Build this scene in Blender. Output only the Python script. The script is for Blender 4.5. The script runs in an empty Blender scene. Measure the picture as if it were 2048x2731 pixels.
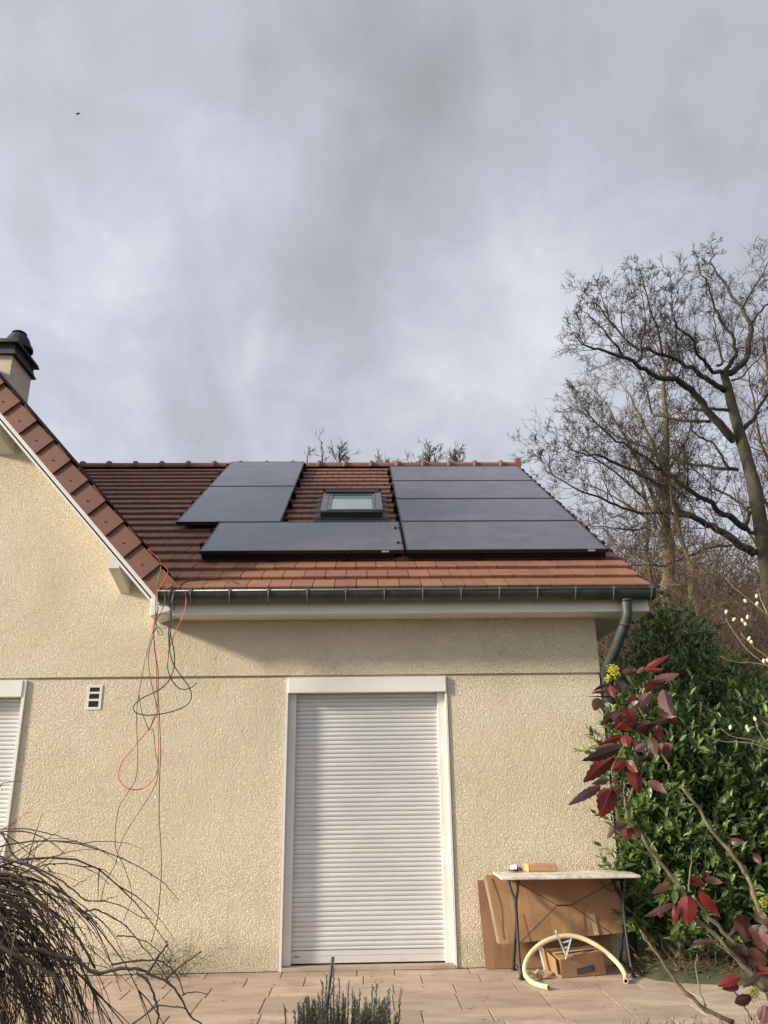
import bpy, math, random
import numpy as np
from mathutils import Vector, Matrix
R = math.radians
rng = np.random.default_rng(7)
random.seed(7)
S = bpy.context.scene
COL = S.collection

# ------------------------------------------------------------------ camera
FPX, CAMP = 2141.0, np.array([0.0, -7.356, 1.41])
PITCH, YAW, ROLL = 0.3289, 0.0295, -0.0135
_cp, _sp, _cy, _sy = math.cos(PITCH), math.sin(PITCH), math.cos(YAW), math.sin(YAW)
FW = np.array([_sy*_cp, _cy*_cp, _sp]); _r = np.array([_cy, -_sy, 0.0]); _u = np.cross(_r, FW)
RT = math.cos(ROLL)*_r + math.sin(ROLL)*_u; UP = -math.sin(ROLL)*_r + math.cos(ROLL)*_u
cd = bpy.data.cameras.new('camera'); cam = bpy.data.objects.new('camera', cd); COL.objects.link(cam)
cd.sensor_fit = 'HORIZONTAL'; cd.sensor_width = 36.0; cd.lens = FPX/2048*36.0
cd.clip_start = 0.05; cd.clip_end = 3000
M = Matrix(((RT[0], UP[0], -FW[0], CAMP[0]), (RT[1], UP[1], -FW[1], CAMP[1]), (RT[2], UP[2], -FW[2], CAMP[2]), (0, 0, 0, 1)))
cam.matrix_world = M; S.camera = cam
S.view_settings.view_transform = 'Standard'; S.view_settings.look = 'None'
S.view_settings.exposure = 0.42; S.view_settings.gamma = 1.0

def at(px, py, Y):
    """point of the plane Y seen at photograph pixel px, py"""
    d = FW*FPX + RT*(px-1024) + UP*(1365.5-py)
    return CAMP + d*((Y-CAMP[1])/d[1])

# ------------------------------------------------------------------ light
SUN = Vector((-3.2, -1.0, 1.30)).normalized()
sl = bpy.data.lights.new('sun', 'SUN'); sl.energy = 4.8; sl.angle = R(6.5); sl.color = (1.0, 0.89, 0.72)
so = bpy.data.objects.new('sun', sl); COL.objects.link(so); so.location = (-20, -8, 12)
so.rotation_euler = SUN.to_track_quat('Z', 'Y').to_euler()

w = bpy.data.worlds.new('World'); S.world = w; w.use_nodes = True
nt = w.node_tree; nt.nodes.clear()
def N(nt, t, **k):
    n = nt.nodes.new(t)
    for a, v in k.items():
        if a.startswith('i_'): n.inputs[a[2:].replace('_', ' ')].default_value = v
        elif a.startswith('n_'): n.inputs[int(a[2:])].default_value = v
        else: setattr(n, a, v)
    return n
def L(nt, a, b): nt.links.new(a, b)
def ramp(nt, src, stops, interp='LINEAR'):
    n = nt.nodes.new('ShaderNodeValToRGB'); n.color_ramp.interpolation = interp
    e = n.color_ramp.elements
    while len(e) < len(stops): e.new(0.5)
    for q, (p, c) in zip(e, stops):
        q.position = p; q.color = (c if len(c) == 4 else (*c, 1)) if hasattr(c, '__len__') else (c, c, c, 1)
    L(nt, src, n.inputs[0]); return n
def math_(nt, op, a, b=None, c=None):
    n = nt.nodes.new('ShaderNodeMath'); n.operation = op
    for i, v in enumerate((a, b, c)):
        if v is None: continue
        if hasattr(v, 'default_value') or hasattr(v, 'is_linked'): L(nt, v, n.inputs[i])
        else: n.inputs[i].default_value = v
    return n.outputs[0]
def mixc(nt, fac, a, b, blend='MIX'):
    n = nt.nodes.new('ShaderNodeMix'); n.data_type = 'RGBA'; n.blend_type = blend
    for s, v in ((n.inputs[0], fac), (n.inputs[6], a), (n.inputs[7], b)):
        if hasattr(v, 'is_linked'): L(nt, v, s)
        elif hasattr(v, '__len__'): s.default_value = (*v, 1) if len(v) == 3 else v
        else: s.default_value = v
    return n.outputs[2]
out = N(nt, 'ShaderNodeOutputWorld')
sky = N(nt, 'ShaderNodeTexSky', sky_type='NISHITA', sun_disc=False)
sky.sun_elevation = math.asin(SUN.z); sky.sun_rotation = math.atan2(SUN.x, SUN.y)
bg1 = N(nt, 'ShaderNodeBackground', i_Strength=0.08); L(nt, sky.outputs[0], bg1.inputs[0])
geo = N(nt, 'ShaderNodeTexCoord'); gen = geo.outputs['Generated']
SKX = 7.7
# cloud deck: flattened direction so that clouds stretch towards the horizon
sep = N(nt, 'ShaderNodeSeparateXYZ'); L(nt, gen, sep.inputs[0])
zz = math_(nt, 'ADD', math_(nt, 'MAXIMUM', sep.outputs[2], 0.0), 0.85)
cmb = N(nt, 'ShaderNodeCombineXYZ')
L(nt, math_(nt, 'DIVIDE', sep.outputs[0], zz), cmb.inputs[0]); L(nt, math_(nt, 'DIVIDE', sep.outputs[1], zz), cmb.inputs[1])
mp = N(nt, 'ShaderNodeMapping'); mp.inputs['Location'].default_value = (SKX, 1.7, 0.4); mp.inputs['Rotation'].default_value = (0, 0, R(-18)); mp.inputs['Scale'].default_value = (2.6, 2.1, 1)
L(nt, cmb.outputs[0], mp.inputs[0])
n1 = N(nt, 'ShaderNodeTexNoise', i_Scale=1.7, i_Detail=9.0, i_Roughness=0.54, i_Distortion=0.35); L(nt, mp.outputs[0], n1.inputs[0])
n2 = N(nt, 'ShaderNodeTexNoise', i_Scale=4.6, i_Detail=8.0, i_Roughness=0.58, i_Distortion=0.35); L(nt, mp.outputs[0], n2.inputs[0])
cl = math_(nt, 'ADD', math_(nt, 'MULTIPLY', n1.outputs[0], 0.70), math_(nt, 'MULTIPLY', n2.outputs[0], 0.30))
def lobe(px, py, width, amt):
    d = FW*FPX + RT*(px-1024) + UP*(1365.5-py); d = d/np.linalg.norm(d)
    v = N(nt, 'ShaderNodeVectorMath', operation='DOT_PRODUCT'); L(nt, gen, v.inputs[0]); v.inputs[1].default_value = d
    e = math_(nt, 'DIVIDE', math_(nt, 'SUBTRACT', v.outputs['Value'], 1.0), width)
    return math_(nt, 'MULTIPLY', math_(nt, 'EXPONENT', e), amt)
for a in ((1300, 760, 0.008, 0.12), (1450, 620, 0.010, 0.05), (120, 720, 0.012, 0.06), (560, 560, 0.02, 0.05), (1020, 450, 0.018, -0.10), (1130, 700, 0.004, -0.04),
          (900, 760, 0.008, -0.035), (200, 380, 0.015, -0.06), (1300, 250, 0.03, -0.035), (300, 1000, 0.03, 0.05), (1450, 1350, 0.03, 0.12), (640, 930, 0.01, 0.03), (1900, 60, 0.03, -0.02)):
    cl = math_(nt, 'ADD', cl, lobe(*a))
sd = N(nt, 'ShaderNodeVectorMath', operation='DOT_PRODUCT'); L(nt, gen, sd.inputs[0]); sd.inputs[1].default_value = SUN
glow = math_(nt, 'ADD', math_(nt, 'MULTIPLY', math_(nt, 'POWER', math_(nt, 'MAXIMUM', sd.outputs['Value'], 0.0), 2.2), 2.4), 1.0)
cr = ramp(nt, cl, [(0.28, (0.345, 0.348, 0.37)), (0.41, (0.415, 0.42, 0.455)), (0.49, (0.47, 0.48, 0.535)), (0.57, (0.53, 0.545, 0.62)), (0.66, (0.63, 0.65, 0.72)), (0.80, (0.82, 0.83, 0.85))])
bg2 = N(nt, 'ShaderNodeBackground'); L(nt, cr.outputs[0], bg2.inputs[0]); L(nt, math_(nt, 'MULTIPLY', glow, 0.83), bg2.inputs[1])
ms = N(nt, 'ShaderNodeMixShader', n_0=0.90); L(nt, bg1.outputs[0], ms.inputs[1]); L(nt, bg2.outputs[0], ms.inputs[2])
L(nt, ms.outputs[0], out.inputs[0])

# ------------------------------------------------------------------ materials
def mat(name, build=None, base=(0.5, 0.5, 0.5), rough=0.6, metal=0.0, spec=0.5, coat=0.0):
    m = bpy.data.materials.new(name); m.use_nodes = True
    t = m.node_tree; b = t.nodes['Principled BSDF']
    b.inputs['Base Color'].default_value = (*base, 1); b.inputs['Roughness'].default_value = rough
    b.inputs['Metallic'].default_value = metal; b.inputs['Specular IOR Level'].default_value = spec
    b.inputs['Coat Weight'].default_value = coat
    if build: build(t, b)
    return m
def pos(t): return N(t, 'ShaderNodeNewGeometry').outputs['Position']
def obj_co(t): return N(t, 'ShaderNodeTexCoord').outputs['Object']
def noise(t, src, scale, detail=4, rough=0.5, dist=0.0, stretch=None):
    if stretch:
        m = N(t, 'ShaderNodeMapping'); m.inputs['Scale'].default_value = stretch; L(t, src, m.inputs[0]); src = m.outputs[0]
    n = N(t, 'ShaderNodeTexNoise', i_Scale=scale, i_Detail=detail, i_Roughness=rough, i_Distortion=dist); L(t, src, n.inputs[0]); return n.outputs[0]
def bump(t, b, h, strength=0.3, dist=0.01):
    n = N(t, 'ShaderNodeBump', i_Strength=strength, i_Distance=dist); L(t, h, n.inputs['Height']); L(t, n.outputs[0], b.inputs['Normal'])
def rnd(t): return N(t, 'ShaderNodeAttribute', attribute_name='rnd').outputs['Fac']
def varied(c1, c2, scale=8, rough=0.6, metal=0.0, bstr=0.0, bscale=60, stretch=None, use_rnd=False, c3=None, spec=0.5, coat=0.0, bdist=0.005):
    def f(t, b):
        p = pos(t)
        n = noise(t, p, scale, 5, 0.6, 0.2, stretch)
        c = ramp(t, n, [(0.3, c1), (0.7, c2)]).outputs[0]
        if use_rnd:
            c = mixc(t, math_(t, 'MULTIPLY', rnd(t), 0.9), c, c3 or c2)
        L(t, c, b.inputs['Base Color'])
        L(t, ramp(t, noise(t, p, scale*3, 3), [(0.3, max(rough-0.1, 0.02)), (0.7, min(rough+0.1, 1))]).outputs[0], b.inputs['Roughness'])
        if bstr: bump(t, b, noise(t, p, bscale, 4, 0.6, 0, stretch), bstr, bdist)
    return mat_(f, metal, spec, coat)
_mc = [0]
def mat_(f, metal=0.0, spec=0.5, coat=0.0):
    _mc[0] += 1
    return mat('surface', f, metal=metal, spec=spec, coat=coat)

def _stucco(t, b):
    p = pos(t)
    wv = N(t, 'ShaderNodeTexNoise', i_Scale=48, i_Detail=2.0); L(t, p, wv.inputs[0])
    pp = N(t, 'ShaderNodeVectorMath', operation='MULTIPLY_ADD'); L(t, wv.outputs['Color'], pp.inputs[0]); pp.inputs[1].default_value = (0.018, 0.018, 0.018); L(t, p, pp.inputs[2])
    a = noise(t, pp.outputs[0], 62, 1.5, 0.5, 0.5)
    worm = math_(t, 'ABSOLUTE', math_(t, 'SUBTRACT', a, 0.5))
    worm = ramp(t, worm, [(0.0, 1.0), (0.05, 0.75), (0.12, 0.15), (0.2, 0.0)], 'EASE').outputs[0]
    big = noise(t, p, 9, 3)
    h = math_(t, 'ADD', math_(t, 'MULTIPLY', worm, 0.8), math_(t, 'MULTIPLY', noise(t, p, 130, 3), 0.25))
    h = math_(t, 'ADD', h, math_(t, 'MULTIPLY', big, 0.6))
    bump(t, b, h, 1.0, 0.0078)
    c = ramp(t, noise(t, p, 1.3, 6, 0.6, 0.5), [(0.3, (0.67, 0.575, 0.405)), (0.55, (0.745, 0.645, 0.465)), (0.75, (0.78, 0.685, 0.51))]).outputs[0]
    # thin rain streaks and grime specks
    st = ramp(t, noise(t, p, 2.2, 5, 0.65, 0.3, (3.0, 1, 0.35)), [(0.56, 0.0), (0.75, 1.0)]).outputs[0]
    c = mixc(t, math_(t, 'MULTIPLY', st, 0.20), c, (0.42, 0.36, 0.25))
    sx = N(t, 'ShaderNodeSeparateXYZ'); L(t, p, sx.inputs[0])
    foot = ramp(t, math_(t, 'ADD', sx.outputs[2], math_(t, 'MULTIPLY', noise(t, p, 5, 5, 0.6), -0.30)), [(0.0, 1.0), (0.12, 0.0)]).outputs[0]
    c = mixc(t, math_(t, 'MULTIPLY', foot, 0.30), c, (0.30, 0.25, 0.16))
    rust = ramp(t, noise(t, p, 3.2, 6, 0.7, 0.6), [(0.68, 0.0), (0.76, 1.0)]).outputs[0]
    c = mixc(t, math_(t, 'MULTIPLY', rust, 0.22), c, (0.40, 0.31, 0.18))
    pit = ramp(t, worm, [(0.0, 0.35), (0.3, 0.0)]).outputs[0]
    c = mixc(t, math_(t, 'MULTIPLY', pit, 0.35), c, (0.50, 0.42, 0.28))
    L(t, c, b.inputs['Base Color']); b.inputs['Roughness'].default_value = 0.88
M_stucco = mat('stucco', _stucco)
M_smooth = varied((0.50, 0.42, 0.33), (0.60, 0.50, 0.39), 3, 0.85, bstr=0.2, bscale=70)
M_white = varied((0.72, 0.70, 0.64), (0.80, 0.78, 0.72), 2.5, 0.4, bstr=0.04, bscale=15)
M_pvc = varied((0.66, 0.64, 0.58), (0.75, 0.73, 0.67), 3, 0.42)
def _shutter(t, b):
    p = pos(t)
    c = ramp(t, noise(t, p, 2, 6, 0.65, 0, (1, 1, 4)), [(0.3, (0.55, 0.545, 0.525)), (0.7, (0.64, 0.635, 0.61))]).outputs[0]
    d = ramp(t, noise(t, p, 11, 6, 0.7), [(0.62, 0.0), (0.8, 1.0)]).outputs[0]
    c = mixc(t, math_(t, 'MULTIPLY', d, 0.55), c, (0.42, 0.39, 0.34))
    L(t, c, b.inputs['Base Color']); b.inputs['Roughness'].default_value = 0.45
    bump(t, b, noise(t, p, 6, 2), 0.08, 0.01)
M_shutter = mat('shutter', _shutter)
def _tile(t, b):
    p = pos(t); r = rnd(t)
    c = ramp(t, r, [(0.0, (0.195, 0.080, 0.046)), (0.35, (0.235, 0.096, 0.052)), (0.7, (0.275, 0.117, 0.062)), (1.0, (0.215, 0.096, 0.060))]).outputs[0]
    g = noise(t, p, 7, 7, 0.65, 0.4)
    c = mixc(t, math_(t, 'MULTIPLY', ramp(t, g, [(0.42, 0.0), (0.7, 1.0)]).outputs[0], 0.55), c, (0.16, 0.085, 0.06))
    # upper courses browner: their view-dependent shading is put into the colour
    sx = N(t, 'ShaderNodeSeparateXYZ'); L(t, p, sx.inputs[0])
    up = ramp(t, math_(t, 'ADD', math_(t, 'MULTIPLY', math_(t, 'SUBTRACT', sx.outputs[2], 3.3), 0.7), math_(t, 'MULTIPLY', g, 0.3)), [(0.2, 0.0), (0.75, 0.70)]).outputs[0]
    c = mixc(t, up, c, (0.155, 0.076, 0.056))
    sp = ramp(t, noise(t, p, 55, 4, 0.7), [(0.62, 0.0), (0.72, 1.0)]).outputs[0]
    c = mixc(t, math_(t, 'MULTIPLY', sp, 0.35), c, (0.10, 0.075, 0.06))
    li = ramp(t, noise(t, p, 18, 6, 0.75, 0.3), [(0.63, 0.0), (0.70, 1.0)]).outputs[0]
    c = mixc(t, math_(t, 'MULTIPLY', li, 0.40), c, (0.20, 0.17, 0.12))
    L(t, c, b.inputs['Base Color']); b.inputs['Roughness'].default_value = 0.7
    bump(t, b, noise(t, p, 90, 4), 0.35, 0.003)
M_tile = mat('clay_tile', _tile)
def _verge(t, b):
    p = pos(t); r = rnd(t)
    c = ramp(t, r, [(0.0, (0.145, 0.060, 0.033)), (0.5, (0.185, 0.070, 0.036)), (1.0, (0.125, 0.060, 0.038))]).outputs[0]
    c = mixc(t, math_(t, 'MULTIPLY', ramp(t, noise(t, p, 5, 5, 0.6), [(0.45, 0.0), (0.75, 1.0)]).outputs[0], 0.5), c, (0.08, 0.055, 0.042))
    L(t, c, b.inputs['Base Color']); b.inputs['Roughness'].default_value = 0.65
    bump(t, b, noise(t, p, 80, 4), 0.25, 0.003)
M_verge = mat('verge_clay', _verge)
M_zinc = varied((0.052, 0.056, 0.054), (0.090, 0.094, 0.088), 5, 0.42, metal=0.55, bstr=0.1, bscale=12)
M_zincl = varied((0.16, 0.18, 0.175), (0.24, 0.26, 0.25), 9, 0.4, metal=0.6)
M_zincm = varied((0.11, 0.125, 0.12), (0.17, 0.185, 0.18), 9, 0.45, metal=0.5)
M_pipe = varied((0.042, 0.050, 0.049), (0.080, 0.090, 0.087), 7, 0.5, metal=0.3, bstr=0.1, bscale=20)
def _glass(t, b):
    p = pos(t)
    d = ramp(t, noise(t, p, 3.0, 7, 0.65, 0.4), [(0.35, 0.0), (0.75, 1.0)]).outputs[0]
    c = mixc(t, d, (0.045, 0.047, 0.064), (0.092, 0.092, 0.112))
    # fine cell lines of the module
    sx = N(t, 'ShaderNodeSeparateXYZ'); L(t, p, sx.inputs[0])
    fr = math_(t, 'FRACT', math_(t, 'MULTIPLY', sx.outputs[0], 6.1))
    ln = ramp(t, fr, [(0.0, 1.0), (0.03, 0.0), (0.97, 0.0), (1.0, 1.0)]).outputs[0]
    c = mixc(t, math_(t, 'MULTIPLY', ln, 0.5), c, (0.115, 0.115, 0.13))
    L(t, c, b.inputs['Base Color'])
    L(t, ramp(t, noise(t, p, 1.6, 6, 0.6), [(0.3, 0.15), (0.7, 0.27)]).outputs[0], b.inputs['Roughness'])
    b.inputs['IOR'].default_value = 1.62
M_panel = mat('panel_glass', _glass)
M_pframe = varied((0.012, 0.012, 0.014), (0.02, 0.02, 0.022), 20, 0.35, metal=0.3)
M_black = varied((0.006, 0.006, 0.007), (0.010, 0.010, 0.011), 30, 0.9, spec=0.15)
M_label = mat('label', base=(0.6, 0.6, 0.58), rough=0.5)
M_alu = varied((0.19, 0.195, 0.19), (0.26, 0.265, 0.26), 8, 0.45, metal=0.4)
M_aludark = varied((0.018, 0.021, 0.021), (0.032, 0.036, 0.036), 10, 0.5)
M_pane = mat('pane', base=(0.42, 0.50, 0.46), rough=0.06, spec=0.8, coat=0.6)
M_cap = varied((0.016, 0.019, 0.022), (0.05, 0.053, 0.052), 6, 0.9, bstr=0.5, bscale=25, bdist=0.02)
def _stone(t, b):
    p = pos(t); r = rnd(t)
    c = ramp(t, r, [(0.0, (0.36, 0.28, 0.205)), (0.5, (0.44, 0.345, 0.255)), (1.0, (0.50, 0.40, 0.30))]).outputs[0]
    n = noise(t, p, 3.5, 7, 0.65, 0.6, (0.7, 1.6, 1))
    c = mixc(t, ramp(t, n, [(0.4, 0.0), (0.68, 0.75)]).outputs[0], c, (0.26, 0.185, 0.13))
    s = ramp(t, noise(t, p, 26, 5, 0.7), [(0.64, 0.0), (0.74, 1.0)]).outputs[0]
    c = mixc(t, math_(t, 'MULTIPLY', s, 0.4), c, (0.17, 0.115, 0.075))
    L(t, c, b.inputs['Base Color']); b.inputs['Roughness'].default_value = 0.75
    bump(t, b, math_(t, 'ADD', noise(t, p, 9, 5), math_(t, 'MULTIPLY', noise(t, p, 60, 4), 0.4)), 0.35, 0.006)
M_stone = mat('paving', _stone)
M_mortar = varied((0.22, 0.17, 0.12), (0.36, 0.29, 0.21), 9, 0.95, bstr=0.4, bscale=80)
M_soil = varied((0.035, 0.026, 0.018), (0.075, 0.055, 0.038), 5, 0.95, bstr=0.8, bscale=20, bdist=0.04)
M_grassland = varied((0.035, 0.05, 0.018), (0.07, 0.075, 0.035), 0.6, 0.95, bstr=0.7, bscale=6, bdist=0.1)
M_oak = varied((0.034, 0.029, 0.020), (0.085, 0.074, 0.046), 3, 0.9, bstr=0.8, bscale=14, stretch=(1, 1, 0.3), bdist=0.03)
M_limb = varied((0.036, 0.031, 0.025), (0.080, 0.068, 0.050), 3, 0.9, bstr=0.8, bscale=14, bdist=0.03)
M_twig = varied((0.040, 0.033, 0.027), (0.070, 0.058, 0.045), 2, 0.9)
M_ivybark = varied((0.10, 0.080, 0.042), (0.17, 0.135, 0.075), 4, 0.9, bstr=0.8, bscale=16, stretch=(1, 1, 0.3), bdist=0.03)
M_brush = varied((0.080, 0.056, 0.035), (0.165, 0.118, 0.072), 0.5, 0.9)
M_brushred = varied((0.078, 0.050, 0.034), (0.145, 0.096, 0.063), 0.8, 0.9)
M_weep = varied((0.050, 0.033, 0.022), (0.115, 0.072, 0.044), 6, 0.8, use_rnd=True, c3=(0.060, 0.034, 0.024))
M_weepbig = varied((0.045, 0.034, 0.025), (0.11, 0.085, 0.06), 12, 0.85, bstr=0.5, bscale=60)
def leafmat(cols, rough, trans=0.15, coat=0.0, spec=0.5):
    def f(t, b):
        c = ramp(t, rnd(t), [(i/(len(cols)-1), q) for i, q in enumerate(cols)]).outputs[0]
        c = mixc(t, math_(t, 'MULTIPLY', noise(t, pos(t), 30, 3), 0.3), c, tuple(x*0.6 for x in cols[0]))
        L(t, c, b.inputs['Base Color']); b.inputs['Roughness'].default_value = rough
        b.inputs['Coat Weight'].default_value = coat; b.inputs['Coat Roughness'].default_value = 0.25
        b.inputs['Specular IOR Level'].default_value = spec
        if trans:
            tr = N(t, 'ShaderNodeBsdfTranslucent'); L(t, c, tr.inputs[0])
            mx = N(t, 'ShaderNodeMixShader', n_0=trans); L(t, b.outputs[0], mx.inputs[1]); L(t, tr.outputs[0], mx.inputs[2])
            L(t, mx.outputs[0], t.nodes['Material Output'].inputs[0])
    return mat('leaf', f)
M_laurel = leafmat([(0.042, 0.075, 0.018), (0.085, 0.150, 0.035), (0.15, 0.225, 0.055), (0.27, 0.32, 0.10)], 0.42, 0.2, 0.12)
M_laurelfar = leafmat([(0.048, 0.085, 0.025), (0.10, 0.160, 0.045), (0.20, 0.27, 0.085), (0.31, 0.36, 0.14)], 0.42, 0.18, 0.1)
M_stem = varied((0.10, 0.11, 0.05), (0.16, 0.15, 0.08), 10, 0.7)
M_red = leafmat([(0.15, 0.014, 0.011), (0.21, 0.024, 0.017), (0.12, 0.024, 0.016)], 0.45, 0.3, 0.05)
M_maroon = leafmat([(0.045, 0.020, 0.014), (0.070, 0.030, 0.020), (0.10, 0.034, 0.019)], 0.42, 0.25, 0.1)
M_mauve = leafmat([(0.15, 0.070, 0.062), (0.21, 0.115, 0.108), (0.13, 0.055, 0.048)], 0.5, 0.15)
M_yellow = leafmat([(0.55, 0.50, 0.03), (0.65, 0.62, 0.05), (0.40, 0.45, 0.04)], 0.6, 0.2)
M_mahstem = varied((0.10, 0.078, 0.046), (0.22, 0.17, 0.10), 14, 0.8, bstr=0.5, bscale=70)
M_rosem = leafmat([(0.13, 0.14, 0.090), (0.21, 0.22, 0.15), (0.31, 0.31, 0.23)], 0.7, 0.1)
M_rosstem = varied((0.09, 0.075, 0.055), (0.15, 0.13, 0.10), 12, 0.9)
M_stake = varied((0.012, 0.018, 0.014), (0.03, 0.036, 0.03), 15, 0.5)
M_litter = leafmat([(0.10, 0.065, 0.035), (0.17, 0.11, 0.06), (0.08, 0.05, 0.03)], 0.9, 0.0)
M_grass = leafmat([(0.03, 0.055, 0.015), (0.055, 0.085, 0.025), (0.12, 0.11, 0.05)], 0.7, 0.2)
def cardboard(c1, c2):
    def f(t, b):
        p = pos(t)
        c = ramp(t, noise(t, p, 4, 5, 0.6, 0.3), [(0.3, c1), (0.7, c2)]).outputs[0]
        L(t, c, b.inputs['Base Color']); b.inputs['Roughness'].default_value = 0.8
        bump(t, b, math_(t, 'ADD', noise(t, p, 7, 3), math_(t, 'MULTIPLY', noise(t, p, 60, 2), 0.15)), 0.25, 0.012)
    return mat('cardboard', f)
M_card = cardboard((0.28, 0.155, 0.072), (0.38, 0.22, 0.108))
M_card2 = cardboard((0.26, 0.135, 0.065), (0.33, 0.18, 0.09))
M_cardedge = cardboard((0.5, 0.36, 0.22), (0.58, 0.44, 0.29))
M_tape = varied((0.42, 0.31, 0.18), (0.5, 0.38, 0.24), 12, 0.35)
M_band = mat('print', base=(0.055, 0.043, 0.042), rough=0.7)
M_letter = mat('letters', base=(0.14, 0.115, 0.11), rough=0.7)
M_hose = varied((0.62, 0.50, 0.29), (0.72, 0.60, 0.38), 5, 0.45, bstr=0.1, bscale=20)
M_galv = varied((0.55, 0.57, 0.58), (0.72, 0.74, 0.75), 30, 0.4, metal=0.4)
M_iron = varied((0.022, 0.022, 0.026), (0.05, 0.05, 0.055), 25, 0.55, metal=0.3, bstr=0.3, bscale=90)
def _marble(t, b):
    p = pos(t)
    v = math_(t, 'ABSOLUTE', math_(t, 'SUBTRACT', noise(t, p, 4, 7, 0.6, 1.5), 0.5))
    c = ramp(t, v, [(0.0, (0.40, 0.34, 0.26)), (0.03, (0.60, 0.54, 0.44)), (0.12, (0.70, 0.65, 0.56))]).outputs[0]
    L(t, c, b.inputs['Base Color']); b.inputs['Roughness'].default_value = 0.5
    bump(t, b, noise(t, p, 40, 4), 0.3, 0.004)
M_marble = mat('marble', _marble)
M_cred = varied((0.55, 0.035, 0.025), (0.68, 0.06, 0.04), 10, 0.4)
M_cblk = varied((0.010, 0.012, 0.014), (0.022, 0.025, 0.028), 10, 0.4)
M_cgrn = varied((0.045, 0.065, 0.015), (0.14, 0.15, 0.03), 40, 0.5)
M_brick = varied((0.33, 0.17, 0.085), (0.47, 0.27, 0.13), 14, 0.85, bstr=0.5, bscale=50)
M_ochre = varied((0.55, 0.37, 0.13), (0.62, 0.44, 0.18), 14, 0.8)
M_wood = varied((0.50, 0.38, 0.24), (0.60, 0.47, 0.32), 12, 0.7, stretch=(1, 6, 6))
M_clay = varied((0.28, 0.07, 0.045), (0.40, 0.11, 0.07), 30, 0.7)
M_paper = varied((0.66, 0.68, 0.70), (0.76, 0.77, 0.78), 30, 0.6)
M_bud = varied((0.55, 0.52, 0.26), (0.70, 0.66, 0.42), 60, 0.9, bstr=0.5, bscale=200)
M_pale = varied((0.20, 0.155, 0.095), (0.30, 0.24, 0.15), 14, 0.85)
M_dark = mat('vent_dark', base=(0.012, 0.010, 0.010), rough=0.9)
M_moss = varied((0.04, 0.06, 0.02), (0.10, 0.10, 0.045), 12, 0.95, bstr=0.8, bscale=60, bdist=0.02)

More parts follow.
